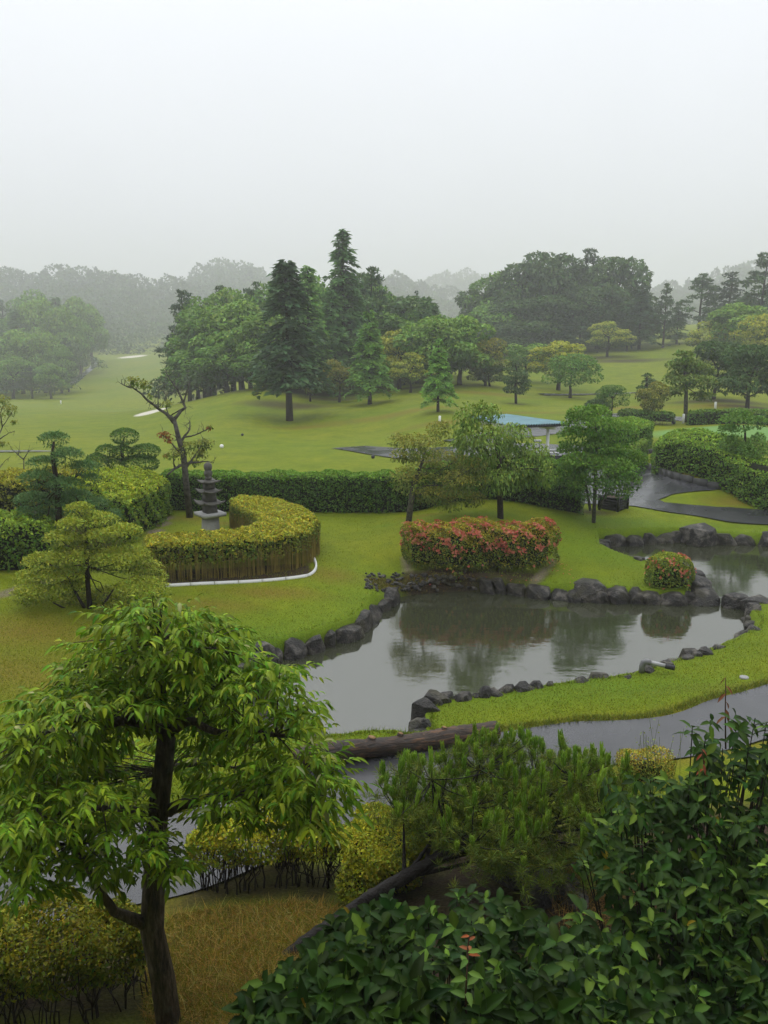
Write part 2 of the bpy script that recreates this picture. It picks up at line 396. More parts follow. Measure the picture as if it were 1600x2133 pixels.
Z = Z - np.clip(.02 - pathd / .2, 0, 1) * .09
def blob(items, soft=.5):
    v = np.zeros(len(X))
    for px, py, rx, ry in items:        # centre in the photo, radii in metres
        c = hit(px, py)
        if c is None: continue
        d = np.sqrt(((X - c[0]) / rx) ** 2 + ((Y - c[1]) / ry) ** 2)
        v = np.maximum(v, np.clip((1.15 - d) / soft, 0, 1))
    return v
def inside(pts, soft=.4, z=None):
    return np.clip(.5 - poly_sd(PXY, px_poly(pts, z)) / soft, 0, 1)
sdp = np.full(len(X), 9.)
m = (np.abs(X) < 30) & (Y > 8) & (Y < 40); sdp[m] = poly_sd(PXY[m], PONDW)
n2d = np.sin(X * .9 + 1.3 * np.sin(Y * .7)) * np.sin(Y * .8 + 1.1 * np.sin(X * .6))
dry = np.clip(blob([(60,1320,2.6,1.4),(560,1235,2.2,.5),(700,1200,1.2,.8),(880,1075,1.2,.4),(400,1080,1.5,.8),(930,880,5,1.6),(1010,820,7,2.5),(820,865,9,2),
        (1550,1045,2.2,.9),(1450,985,2,.7),(1300,850,5,2),(540,1000,3,1),(1500,845,6,2),(650,890,5,1.5),(460,1090,1.4,.6),(760,1010,4,1.2),(440,1260,1.6,.6),(20,1400,2.2,1.6),(900,1150,.5,.3),(1100,860,5,1.5),(1350,1440,3,.3)], 1.1) * .78
        + inside([(360,1905),(560,1880),(690,1905),(640,2000),(700,2133),(360,2133),(330,2000)], .8) * .95
        + np.clip(.35 - np.abs(pathd - .1), 0, .35) * 1.6 * (Y < 20), 0, 1)
lush = np.clip(np.clip(1 - sdp / 2.0, 0, 1) * .5 + blob([(1180,1150,2.2,1.4),(1000,1070,3,.8),(800,1095,.6,.4),(1250,1085,2.5,.7),(1300,1440,5,.8),(480,1330,2,.8),(1120,1110,2,1)], 1.2) * .55, 0, 1)
putting = blob([(1600,902,7,5)], .25)
bare = np.clip(blob([(600,845,6,3),(680,832,5,2.5),(860,808,7,2.5),(430,822,7,6),(400,800,9,9),(1500,835,6,2.2),(1560,848,4,1.2),(1075,842,1.2,.5),(1240,1068,1.0,.5),(1300,752,9,4),(1200,750,12,5),(1190,828,1.2,.5),(640,818,10,5)], .8) * .8  # bare soil; the blobs under trees also paint in the shade beneath their crowns
        + inside([(840,1195),(1000,1185),(1150,1195),(1120,1232),(1000,1225),(850,1228)], .3) * .9 + inside([(760,1200),(850,1195),(1010,1215),(1000,1233),(830,1240),(780,1225)], .3) * .8
        + inside([(340,1190),(640,1175),(652,1192),(636,1202),(345,1219)], .12) + inside([(1190,990),(1430,1002),(1560,985),(1380,950),(1340,975)], .6) * .35
        + inside([(-50,1150),(120,1160),(250,1140),(260,1075),(-50,1060)], .5) * .9 + inside([(390,1790),(720,1800),(700,1895),(480,1885),(360,1900)], .4) * .8
        + inside([(-100,1930),(320,1900),(330,2133),(-100,2133)], .4) * .9 + inside([(750,1800),(1700,1650),(1700,2133),(720,2133)], .5) * .95, 0, 1)
trail = np.clip(blob([(340,1092,.28,.5),(325,1108,.3,.5),(345,1080,.25,.5)], .5) + np.clip(1 - np.abs(line_d(PXY, smooth_line(np.c_[ground_line([(-80,1262),(0,1240),(45,1228),(90,1212)])[:, :2], np.full(4, .05)])) - .05) / .22, 0, 1), 0, 1)
sand = blob([(316,858,1.5,4.0),(277,743,5.0,12)], .25)
# trodden soil gaps beside the azalea hedge
trail = np.maximum(trail, inside([(836,1160),(850,1160),(858,1192),(842,1192)], .2) + inside([(1150,1165),(1160,1168),(1125,1212),(1106,1212)], .2))
mud = np.clip(-sdp / .15, 0, 1)
nr, ncol = gx.shape
i = np.arange(nr - 1)[:, None] * ncol; j = np.arange(ncol - 1)[None]
q = np.stack([i + j, i + j + 1, i + ncol + j + 1, i + ncol + j], -1).reshape(-1, 4)
ground = mesh_np('ground', np.c_[X, Y, Z], q, M['lawn'], smooth=True, attrs=dict(dry=dry, lush=lush, putting=putting, bare=bare, trail=trail, sand=sand, mud=mud))
tag(ground, kind='structure')

# paths
def asphalt():
    m, n, l, b = new_mat('wet_asphalt'); g = n.new('ShaderNodeNewGeometry'); pos = g.outputs['Position']
    n1 = noise(n, l, .8, 4, pos); n2 = noise(n, l, 60, 3, pos); n3 = noise(n, l, .55, 2, pos)
    c = ramp(n, l, n1.outputs['Fac'], [(.3, (.028, .029, .033)), (.7, (.055, .056, .062))]).outputs['Color']
    c = mixc(n, l, .3, c, ramp(n, l, n2.outputs['Fac'], [(.35, (.02, .02, .022)), (.7, (.09, .09, .095))]).outputs['Color'])
    l.new(c, b.inputs['Base Color'])
    r = ramp(n, l, n3.outputs['Fac'], [(.36, (.16, .16, .16)), (.55, (.3, .3, .3)), (.75, (.42, .42, .42))])
    l.new(r.outputs['Color'], b.inputs['Roughness']); b.inputs['Specular IOR Level'].default_value = .75
    bumpn(n, l, n2.outputs['Fac'], .12, .002, b)
    return m
M['asphalt'] = asphalt()
def ribbon(name, L, dz):
    T = np.gradient(L[:, :2], axis=0); T = unit(T); N = np.c_[-T[:, 1], T[:, 0]]
    k = np.linspace(-1, 1, 9)
    jit = 1 + .035 * np.sin(np.arange(len(L))[:, None] * .43 + np.array([0, 2.0])[None]) + .02 * np.sin(np.arange(len(L))[:, None] * 1.1 + np.array([0, 1.0])[None])
    w = L[:, 2:3] * np.where(k[None] < 0, jit[:, :1], jit[:, 1:])
    P = L[:, None, :2] + N[:, None] * (k[None] * w)[..., None]
    z = H(P[..., 0], P[..., 1]).reshape(P.shape[:2]) + dz
    V = np.concatenate([P, z[..., None]], -1).reshape(-1, 3)
    i = np.arange(len(L) - 1)[:, None] * 9; j = np.arange(8)[None]
    q = np.stack([i + j, i + 9 + j, i + 10 + j, i + j + 1], -1).reshape(-1, 4)[:, ::-1]
    return tag(mesh_np(name, V, q, M['asphalt'], smooth=True), kind='structure')
from mathutils.geometry import delaunay_2d_cdt
def paved(name, pts, dz, step=.5, mat='asphalt'):
    P2 = px_poly(pts); lo, hi = P2.min(0), P2.max(0)
    B = []
    for a, c in zip(P2, np.roll(P2, -1, 0)):
        k = max(1, int(np.linalg.norm(c - a) / step)); B += [a + (c - a) * t / k for t in range(k)]
    gxx, gyy = np.meshgrid(np.arange(lo[0], hi[0], step), np.arange(lo[1], hi[1], step)); Q = np.c_[gxx.ravel(), gyy.ravel()]
    Q = Q[poly_sd(Q, P2) < -step * .4]
    pts2 = [Vector((float(p[0]), float(p[1]))) for p in B] + [Vector((float(p[0]), float(p[1]))) for p in Q]
    vs, es, fs = delaunay_2d_cdt(pts2, [(k, (k + 1) % len(B)) for k in range(len(B))], [], 1, 1e-5)[:3]
    V = np.array([(v[0], v[1]) for v in vs]); T = np.array([f for f in fs])
    o = mesh_np(name, np.c_[V, H(V[:, 0], V[:, 1]) + dz], T, M[mat], smooth=True)
    return tag(o, kind='structure')
paved('service_yard', YARD, .03)
for k, (nm, L) in enumerate(PATHS.items()):
    ribbon(nm, L, .02 + .005 * k if nm not in ('far_path', 'crossing_path', 'left_path') else .06)

# pond water
def water():
    m, n, l, b = new_mat('pond_water'); g = n.new('ShaderNodeNewGeometry'); pos = g.outputs['Position']
    b.inputs['Base Color'].default_value = (.045, .049, .027, 1); b.inputs['Roughness'].default_value = .9; b.inputs['Specular IOR Level'].default_value = 0
    gl = n.new('ShaderNodeBsdfGlossy'); gl.inputs['Roughness'].default_value = .06; gl.inputs['Color'].default_value = (.9, .9, .88, 1)
    fr = n.new('ShaderNodeFresnel'); fr.inputs['IOR'].default_value = 2.75
    mx = n.new('ShaderNodeMixShader')
    mp = n.new('ShaderNodeMapping'); mp.inputs['Scale'].default_value = (.6, 1.6, 1); l.new(pos, mp.inputs['Vector'])
    n1 = noise(n, l, 3.2, 3, mp.outputs['Vector']); n2 = noise(n, l, .5, 2, pos)
    # rain drop rings: distance to scattered cell centres
    vo = n.new('ShaderNodeTexVoronoi'); vo.inputs['Scale'].default_value = 2.4; l.new(pos, vo.inputs['Vector'])
    s1 = n.new('ShaderNodeMath'); s1.operation = 'MULTIPLY'; s1.inputs[1].default_value = 42; l.new(vo.outputs['Distance'], s1.inputs[0])
    s2 = n.new('ShaderNodeMath'); s2.operation = 'SINE'; l.new(s1.outputs[0], s2.inputs[0])
    s3 = n.new('ShaderNodeMapRange'); s3.inputs['From Min'].default_value = .30; s3.inputs['From Max'].default_value = .05; l.new(vo.outputs['Distance'], s3.inputs['Value'])
    s4 = n.new('ShaderNodeMath'); s4.operation = 'MULTIPLY'; l.new(s2.outputs[0], s4.inputs[0]); l.new(s3.outputs[0], s4.inputs[1])
    s5 = n.new('ShaderNodeMath'); s5.operation = 'MULTIPLY_ADD'; s5.inputs[1].default_value = .28; l.new(s4.outputs[0], s5.inputs[0]); l.new(n1.outputs['Fac'], s5.inputs[2])
    bp = n.new('ShaderNodeBump'); bp.inputs['Strength'].default_value = .22; bp.inputs['Distance'].default_value = .012; l.new(s5.outputs[0], bp.inputs['Height'])
    l.new(bp.outputs['Normal'], gl.inputs['Normal'])
    l.new(fr.outputs[0], mx.inputs[0]); l.new(b.outputs[0], mx.inputs[1]); l.new(gl.outputs[0], mx.inputs[2])
    l.new(mx.outputs[0], n['Material Output'].inputs['Surface'])
    return m
M['water'] = water()
pw = np.array([p for p in PONDW]); cen = pw.mean(0)
# the sheet runs a hand's breadth under the banks
nrm = []
for k in range(len(pw)):
    t = unit(pw[(k + 1) % len(pw)] - pw[k - 1]); nrm.append((t[1], -t[0]))
area = 0.5 * np.sum(pw[:, 0] * np.roll(pw[:, 1], -1) - np.roll(pw[:, 0], -1) * pw[:, 1])
pwo = pw + np.array(nrm) * .12 * (1 if area > 0 else -1)
tag(mesh_np('pond_water', np.c_[pwo, np.zeros(len(pwo))], [np.arange(len(pwo))[None] if area > 0 else np.arange(len(pwo))[::-1][None]], M['water']), kind='structure')
# ================================================================= plant generators
def tints(n, base, var=.25, hue=.08):
    b = np.array(base, float)[None] * 1.85
    v = np.exp(rng.normal(0, var, (n, 1)))
    h = rng.normal(0, hue, (n, 1))
    return np.clip(b * v * np.c_[1 + h * 1.6, 1 + 0 * h, 1 - h] * np.array([[1.13, 1.04, .85]]), 0.002, .6)
def leaf_quads(P, D, N, L, W, fold=.25, droop=0.0):
    n = len(P); L = np.broadcast_to(L, (n,))[:, None]; W = np.broadcast_to(W, (n,))[:, None]
    D = unit(D); Sd = unit(np.cross(D, N)); N = np.cross(Sd, D)
    mid = P + D * L * .45
    dn = np.array([[0, 0, -1.]]) * droop * L
    V = np.stack([P, mid + Sd * W * .5 + N * W * fold, P + D * L + dn, mid - Sd * W * .5 + N * W * fold], 1).reshape(-1, 3)
    return V, np.arange(4 * n).reshape(-1, 4)
def leaf_fine(P, D, N, L, W, droop=.2, fold=.18):
    """curved pointed blades, 8 triangles each"""
    n = len(P); L = np.broadcast_to(L, (n,))[:, None]; W = np.broadcast_to(W, (n,))[:, None]
    D = unit(D); Sd = unit(np.cross(D, N)); N = np.cross(Sd, D)
    dn = np.array([[0, 0, -1.]])
    def c(t): return P + D * L * t + dn * L * np.broadcast_to(droop, (n,))[:, None] * t * t
    def e(t, w, s): return c(t) + Sd * W * w * s + N * W * fold * abs(s)
    V = np.stack([c(0), c(.33), c(.68), c(1.0), e(.30, .46, 1), e(.68, .40, 1), e(.30, .46, -1), e(.68, .40, -1)], 1).reshape(-1, 3)
    k = np.arange(n)[:, None] * 8
    T = np.concatenate([k + np.array([[0, 1, 4]]), k + np.array([[0, 6, 1]]), k + np.array([[2, 3, 5]]), k + np.array([[2, 7, 3]])])
    Q = np.concatenate([k + np.array([[1, 2, 5, 4]]), k + np.array([[1, 6, 7, 2]])])
    return V, [T, Q]
RIB = np.array([1.5, 1.3, 1.2, 1.0, .9, .88, .9, .88])
def leaf_obj(name, P, D, N, L, W, col, mat='leaf', parent=None, var=.25, hue=.08, fold=.25, droop=0., fine=False, tint=None, origin=None):
    P = np.asarray(P, float)
    if origin is not None: P = P - np.asarray(origin)
    if fine: V, F = leaf_fine(P, D, N, L, W, droop, fold); k = 8
    else: V, F = leaf_quads(P, D, N, L, W, fold, droop); k = 4
    t = tints(len(P), col, var, hue) if tint is None else tint
    tt = np.repeat(t, k, 0)
    if fine: tt = tt * np.tile(RIB, len(P))[:, None]
    return mesh_np(name, V, F, M[mat], parent, tt, smooth=fine)
def lobes_points(lobes, n, under=.25, depth=.3, wpow=1.0):
    """points on the outer shells of overlapping ellipsoids, with outward normals and lobe ids"""
    lo = np.array(lobes, float); c, r = lo[:, :3], lo[:, 3:6]
    w = (r[:, 0] * r[:, 1] + r[:, 0] * r[:, 2] + r[:, 1] * r[:, 2]) ** wpow; w /= w.sum()
    k = rng.choice(len(lo), int(n * 2.6), p=w)
    u = rdir(len(k)); u[:, 2] = np.where((u[:, 2] < 0) & (rng.random(len(k)) > under), -u[:, 2], u[:, 2])
    flat = (r[k, 2] < .7 * r[k, 0]) & (rng.random(len(k)) < .65)
    q = np.sqrt(rng.random(len(k))); a = rng.uniform(0, 6.283, len(k)); s = np.where(rng.random(len(k)) < under * .6, -1, 1)
    u = np.where(flat[:, None], np.c_[q * np.cos(a), q * np.sin(a), s * np.sqrt(1 - q * q)], u)
    rad = 1 - np.abs(rng.normal(0, depth, len(k)))
    rad = np.clip(rad, .2, 1.12)
    p = c[k] + u * r[k] * rad[:, None]
    keep = np.ones(len(k), bool)
    for i in range(len(lo)):
        d = (((p - c[i]) / r[i]) ** 2).sum(1)
        keep &= ~((d < .45) & (k != i))
    p, u, k = p[keep][:n], u[keep][:n], k[keep][:n]
    return p, unit(u / r[k]), k
def foliage_lobes(name, lobes, n, L, col, parent, W=None, under=.3, depth=.22, droop=.35, mat='leaf', var=.2, hue=.07, lobe_var=.14, top_col=None, wpow=1.0):
    p, nn, k = lobes_points(lobes, n, under, depth, wpow)
    m = len(p)
    d = unit(nn * .7 + rdir(m) * .75 + np.array([[0, 0, -droop]]))
    nr = unit(nn + np.array([[0, 0, .6]]) + rdir(m) * .5)
    ls = L * np.exp(rng.normal(0, .25, m))
    lv = np.exp(rng.normal(0, lobe_var, len(lobes)))
    t = tints(m, col, var, hue) * lv[k][:, None]
    if top_col is not None:        # upward leaves tinted towards a lighter colour: painted top light, partly young growth
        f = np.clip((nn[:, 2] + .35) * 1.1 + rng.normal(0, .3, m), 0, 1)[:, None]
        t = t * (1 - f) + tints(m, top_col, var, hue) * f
    return leaf_obj(name, p - d * ls[:, None] * .4, d, nr, ls, (W or L * .55) * ls / L, col, mat, parent, tint=t, droop=droop * .4)
def trunk_mesh(mb, h, r, lean=(0, 0), wob=.15, top=.35, sides=8, segs=7, flare=1.35):
    t = np.linspace(0, 1, segs)
    P = np.c_[lean[0] * t ** 1.3 + np.r_[0, np.cumsum(rng.normal(0, wob * r, segs - 1))], lean[1] * t ** 1.3 + np.r_[0, np.cumsum(rng.normal(0, wob * r, segs - 1))], h * t]
    P[0, 2] -= .25
    rr = r * (1 - (1 - top) * t); rr[0] *= flare
    mb.tube(P, rr, sides, bump=.05); return P
def limbs_to(mb, P, targets, r0, sides=5):
    """branches that leave the trunk line P and bend up to the target points"""
    for t in targets:
        t = np.asarray(t, float)
        zt = np.clip(t[2] - .55 * np.linalg.norm(t[:2]) , P[:, 2].max() * .25, P[:, 2].max() * .98)
        s = np.array([np.interp(zt, P[:, 2], P[:, k]) for k in range(3)])
        mid = (s * .45 + t * .55) + np.array([rng.normal(0, .06), rng.normal(0, .06), -.06]) * np.linalg.norm(t - s)
        a = np.linspace(0, 1, 6)[:, None]
        q = (1 - a) ** 2 * s + 2 * a * (1 - a) * mid + a ** 2 * t
        mb.tube(q, np.linspace(r0, r0 * .3, 6), sides, cap=False)

# prototypes are built once at unit height and reused through copies that share the mesh
PROTO = {}
def rand_lobes(nl, zc=.68, rx=.3, rz=.26, lr=(.13, .2), up=.0, flat=.8):
    out = [(0, 0, zc, rx * .7, rx * .7, rz * .8)]
    for i in range(nl):
        u = rdir(1)[0]; u[2] = u[2] if u[2] > -.45 else -u[2]
        q = rng.uniform(*lr)
        out.append((u[0] * rx * .85, u[1] * rx * .85, zc + u[2] * rz * .9, q, q, q * flat))
    return out
def proto_broad(key, col, n=4200, L=.05, nl=20, zc=.56, rx=.40, rz=.42, top_col=None, trunk=.035, droop=.3, lr=(.12, .2), bark='bark', flat=.8, var=.2):
    lob = rand_lobes(nl, zc, rx, rz, lr, flat=flat)
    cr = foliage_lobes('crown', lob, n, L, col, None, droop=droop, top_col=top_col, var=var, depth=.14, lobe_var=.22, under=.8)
    mb = MB(); P = trunk_mesh(mb, zc, trunk, wob=.3); limbs_to(mb, P, [l[:3] for l in lob[1:9]], trunk * .4)
    tr = mb.build('trunk', M[bark], smooth=True)
    PROTO[key] = (tr.data, cr.data); 
    for o in (tr, cr): bpy.data.objects.remove(o)
def proto_conifer(key, col, n=6000, L=.03, base_r=.22, z0=.14, power=.85, boughs=110, droop=.35, lumps=.25, trunk=.02, top_col=None, hang=.3):
    """tapering spire: each bough is a drooping arm carrying a flat spray of foliage"""
    P, D, N, T = [], [], [], []; mb = MB(); tr_ = trunk_mesh(mb, .97, trunk, wob=.1, top=.12)
    ts = np.sort(rng.random(boughs) ** .9); wts = (1 - ts) ** .9 + .12; cnt = np.maximum(10, (n * wts / wts.sum()).astype(int)); az = 0.
    for t, m in zip(ts, cnt):
        z = z0 + (.985 - z0) * t; r = base_r * (1 - t) ** power * rng.uniform(1 - lumps, 1 + lumps * .6) + .012
        az += 2.4 + rng.normal(0, .3); d = np.array([math.cos(az), math.sin(az), 0]); s_ = np.array([-d[1], d[0], 0])
        s = rng.random(m) ** .75; w = (.30 * np.sqrt(s) * (1.15 - s) + .04) * r * 1.9
        p = np.array([0, 0, z]) + d * (s * r)[:, None] + s_ * (rng.normal(0, .5, m) * w)[:, None]
        p[:, 2] += .22 * r * s - (droop + .25) * r * s ** 2 - np.abs(rng.normal(0, .5, m)) * w * hang - rng.random(m) * .012
        P.append(p); D.append(unit(d * .8 + s_ * rng.normal(0, .6, (m, 1)) + np.array([0, 0, -.35]) + rng.normal(0, .25, (m, 3)))); N.append(unit(np.array([0, 0, 1.]) + d * .5 + rng.normal(0, .35, (m, 3))))
        f = np.clip(s * 1.1 - .2 + rng.normal(0, .25, m), 0, 1)[:, None]; T.append((tints(m, col, .18, .06) * (1 - f) + tints(m, top_col or tuple(1.35 * c for c in col), .18, .06) * f) * math.exp(rng.normal(0, .13)))
        if m > 25: mb.tube(np.array([(0, 0, z), d * r * .5 + np.array([0, 0, z + .04 * r]), d * r * .9 + np.array([0, 0, z - droop * .4 * r])]), [trunk * .2, trunk * .13, trunk * .06], 4, cap=False)
    P, D, N, T = map(np.concatenate, (P, D, N, T)); ll = L * np.exp(rng.normal(0, .25, len(P)))
    cr = leaf_obj('crown', P, D, N, ll, ll * .5, None, tint=T); tr = mb.build('trunk', M['bark'], smooth=True); PROTO[key] = (tr.data, cr.data)
    for o in (tr, cr): bpy.data.objects.remove(o)
def proto_pine(key, col, n=2800, L=.04, tiers=9, rx=.26, z0=.3, trunk=.02, per=5, thick=.035):
    """open pine: flat irregular needle pads on level limbs, gaps between"""
    lob = []; tips = []
    for i in range(tiers):
        t = i / (tiers - 1); z = z0 + (.97 - z0) * t; r = rx * (1 - t ** 1.6) * rng.uniform(.75, 1.1) + .03
        for j in range(per if t < .85 else 2):
            a = rng.uniform(0, 2 * math.pi); q = r * rng.uniform(.35, 1)
            s = rng.uniform(.06, .1) * (1 - .4 * t)
            lob.append((math.cos(a) * q, math.sin(a) * q, z + rng.normal(0, .018), s, s, thick * rng.uniform(.7, 1.3)))
            tips.append((math.cos(a) * q, math.sin(a) * q, z))
    cr = foliage_lobes('crown', lob, n, L, col, None, W=L * .4, droop=.0, depth=.35, under=.45)
    mb = MB(); P = trunk_mesh(mb, .97, trunk, wob=.25, top=.2); limbs_to(mb, P, tips[::2], trunk * .3, 4)
    tr = mb.build('trunk', M['bark'], smooth=True); PROTO[key] = (tr.data, cr.data)
    for o in (tr, cr): bpy.data.objects.remove(o)
G_DK, G_MD, G_LT = (.028, .058, .022), (.05, .105, .022), (.085, .17, .03)
YEL = (.26, .29, .035)
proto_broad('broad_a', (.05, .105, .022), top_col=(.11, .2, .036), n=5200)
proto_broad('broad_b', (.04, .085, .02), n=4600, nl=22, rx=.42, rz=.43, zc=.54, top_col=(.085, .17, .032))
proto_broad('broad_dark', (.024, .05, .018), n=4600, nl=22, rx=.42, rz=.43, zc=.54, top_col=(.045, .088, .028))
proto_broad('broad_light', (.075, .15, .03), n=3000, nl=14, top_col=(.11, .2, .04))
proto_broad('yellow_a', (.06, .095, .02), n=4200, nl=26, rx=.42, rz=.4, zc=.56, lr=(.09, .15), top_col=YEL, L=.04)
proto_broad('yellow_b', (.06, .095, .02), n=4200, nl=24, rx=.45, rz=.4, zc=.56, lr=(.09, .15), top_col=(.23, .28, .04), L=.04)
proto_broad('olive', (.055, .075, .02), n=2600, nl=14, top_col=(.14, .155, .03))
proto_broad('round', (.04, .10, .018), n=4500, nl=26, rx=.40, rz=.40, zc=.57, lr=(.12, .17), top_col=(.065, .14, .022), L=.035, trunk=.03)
proto_conifer('redwood', (.055, .12, .04), n=9000, base_r=.2, z0=.1, power=.8, lumps=.3, boughs=130, hang=.5)
proto_conifer('redwood_light', (.085, .18, .035), n=7500, base_r=.23, z0=.1, power=.85, boughs=100, hang=.5)
proto_conifer('cypress', (.032, .066, .03), n=9500, base_r=.17, z0=.25, power=.6, lumps=.4, boughs=130, droop=.5, hang=.6)
proto_conifer('poplar', (.085, .175, .045), n=7000, base_r=.14, z0=.08, power=.6, boughs=110, droop=.1, hang=.4)
proto_conifer('fir', (.03, .062, .032), n=4500, base_r=.2, power=.95, boughs=80)
proto_pine('pine_a', (.03, .06, .026))
proto_pine('pine_b', (.035, .07, .028), tiers=7, rx=.3, z0=.35, per=6)
proto_pine('pine_c', (.026, .052, .026), tiers=12, rx=.22, z0=.22)

def tree(kind, px, Y, top_py, label, width=None, base_py=None, name='tree', cat='tree', group=None, rz=None, lean=0, sub_r=1.0, sink=0.0):
    """px, top_py: photo position; Y: distance (or None, then the ground seen at base_py)"""
    if Y is None:
        b = hit(px, base_py); Y = b[1]
    x = aty(px, top_py, Y)[0]; z0 = h1(x, Y) - sink; h = aty(px, top_py, Y)[2] - z0
    h = max(h, .8)
    w = (width * mpp(Y, top_py)) * (1.3 if Y > 89 and kind.startswith('broad') else 1.12) if width else None
    proto_w = {'redwood': .42, 'redwood_light': .5, 'cypress': .36, 'poplar': .32, 'fir': .42, 'pine_a': .6, 'pine_b': .7, 'pine_c': .52}.get(kind, .95)
    sxy = w / proto_w if w else h
    root = empty(name, (x, Y, z0), label, cat, group, rz if rz is not None else rng.uniform(0, 6.28))
    td, cd = PROTO[kind]
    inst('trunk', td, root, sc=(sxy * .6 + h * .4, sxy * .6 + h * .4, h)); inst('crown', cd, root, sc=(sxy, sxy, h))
    return root

ORD = ['first', 'second', 'third', 'fourth', 'fifth', 'sixth', 'seventh', 'eighth', 'ninth']
# ---- the grove behind the mound
tree('pine_c', 385, 122, 612, 'dark pine at the left end of the central grove, beside the far fairway', 130, name='pine_tree')
tree('pine_a', 462, 128, 598, 'pine poking above the round green trees left in the grove', 110, name='pine_tree')
tree('pine_b', 530, 126, 585, 'flat topped pine behind the tall dark conifer, left of it', 110, name='pine_tree')
tree('broad_b', 440, 110, 655, 'round green broadleaf tree leftmost in front of the dark pine', 150, name='broadleaf_tree')
tree('broad_a', 500, 104, 640, 'round green broadleaf tree second from left in the grove', 150, name='broadleaf_tree')
tree('broad_a', 555, 96, 660, 'full green tree directly left of the tall dark conifer', 130, name='broadleaf_tree')
tree('broad_b', 470, 98, 720, 'low green tree under the left half of the grove', 120, name='broadleaf_tree')
tree('broad_b', 560, 92, 735, 'low green tree left of the bare trunk at the mound', 120, name='broadleaf_tree')
tree('cypress', 595, None, 533, 'tall dark conifer with a long bare trunk standing on the mound', 150, 877, name='conifer')
tree('poplar', 640, 90, 548, 'slim light green tree between the two tallest conifers', 95, name='slim_tree')
tree('redwood', 713, 98, 472, 'tallest tree, a pointed conifer at the top of the grove', 140, name='conifer')
tree('redwood', 690, 94, 600, 'green conifer below and left of the tallest tree', 110, name='conifer')
tree('pine_a', 775, 106, 560, 'dark spiky pine directly right of the tallest conifer', 130, name='pine_tree')
tree('broad_dark', 835, 112, 622, 'broad dark evergreen right of the spiky pine', 170, name='broadleaf_tree')
tree('broad_b', 800, 104, 660, 'dark green tree behind the light pointed conifer', 150, name='broadleaf_tree')
tree('broad_dark', 650, 92, 690, 'dark tree filling the shade right of the bare trunk', 120, name='broadleaf_tree')
tree('broad_dark', 735, 96, 700, 'dark evergreen left of the light pointed conifer', 130, name='broadleaf_tree')
GROVE = ((410,104,735,120,'broad_b'),(520,98,700,120,'broad_a'),(600,104,660,130,'broad_dark'),(670,102,640,120,'broad_b'),(750,104,620,120,'broad_dark'),(620,96,740,110,'broad_dark'),(690,92,760,90,'broad_dark'),(800,100,720,110,'broad_dark'),(870,100,700,110,'broad_b'),(930,100,690,110,'broad_dark'),(420,112,690,120,'pine_c'),(430,122,632,130,'broad_b'),(480,122,618,130,'broad_a'),(550,118,602,130,'broad_b'),(610,118,592,120,'broad_dark'),(662,118,585,110,'broad_b'),(742,120,575,120,'broad_dark'),(800,118,605,120,'broad_b'),(858,118,628,120,'broad_dark'))
ORD += ['tenth', 'eleventh', 'twelfth', 'thirteenth', 'fourteenth', 'fifteenth', 'sixteenth', 'seventeenth', 'eighteenth', 'nineteenth', 'twentieth']
for gi, (px, Yq, tp, w, kd) in enumerate(sorted(GROVE)):
    tree(kd, px, Yq, tp, 'half hidden tree inside the central grove, %s from left' % ORD[gi], w, name='broadleaf_tree', group='trees inside the central grove')
tree('fir', 868, 118, 600, 'thin spire of a fir above the right shoulder of the grove', 40, name='conifer')
tree('broad_b', 885, 110, 648, 'dark rounded tree at the right shoulder of the grove', 110, name='broadleaf_tree')
tree('redwood_light', 770, None, 640, 'bright green pointed conifer at the foot of the grove', 112, 842, name='conifer')
tree('olive', 705, 84, 752, 'small olive brown tree left of the bright pointed conifer', 78, name='broadleaf_tree')
tree('olive', 645, 84, 760, 'small tree with a short trunk right of the bare trunk', 60, name='broadleaf_tree')
tree('yellow_a', 832, 92, 688, 'yellow green tree directly right of the bright pointed conifer', 120, name='broadleaf_tree')
tree('yellow_b', 855, 86, 735, 'lower yellow green tree in front of the grove edge', 80, name='broadleaf_tree')
tree('broad_a', 900, 90, 670, 'green spreading tree right of the yellow green one', 130, name='broadleaf_tree')
tree('broad_a', 962, None, 668, 'green spreading tree on two dark trunks at the grove end', 125, 802, name='broadleaf_tree')
tree('redwood_light', 915, None, 700, 'slender bright green young tree alone on the lawn slope', 84, 858, name='slim_tree')
tree('olive', 1015, None, 708, 'olive green tree over a dark low crown, right of the grove', 100, 804, name='broadleaf_tree')
tree('broad_dark', 1022, 93, 762, 'dark low round tree under the olive green crown', 70, name='broadleaf_tree')
tree('broad_light', 1095, 108, 716, 'light airy tree behind the layered pine', 100, name='broadleaf_tree')
tree('yellow_a', 1168, 98, 710, 'yellow topped tree behind the dark round one', 125, name='broadleaf_tree')
tree('round', 1192, None, 738, 'dark green round tree with a forked trunk on the lawn', 118, 829, name='broadleaf_tree')
tree('yellow_b', 1270, 148, 670, 'yellow dome shaped tree in front of the misty wood', 92, name='broadleaf_tree')
tree('round', 1278, None, 802, 'small round clipped tree right of the shelter roof', 70, 866, name='broadleaf_tree')
tree('olive', 1362, None, 798, 'small brownish leaning tree beside the cart path', 68, 882, name='broadleaf_tree', lean=1)
tree('broad_dark', 1495, None, 714, 'dark spreading tree on a small mound at the right', 120, 832, name='broadleaf_tree')
tree('broad_dark', 1568, None, 722, 'dark tree at the right edge above the clipped hedge', 130, 856, name='broadleaf_tree')
tree('yellow_b', 1482, 132, 668, 'yellow tree on the right slope, left of the green one', 90, name='broadleaf_tree')
tree('broad_a', 1535, 128, 640, 'green tree between the two yellow trees on the right slope', 120, name='broadleaf_tree')
tree('yellow_a', 1590, 112, 655, 'yellow tree cut by the right edge of the picture', 110, name='broadleaf_tree')
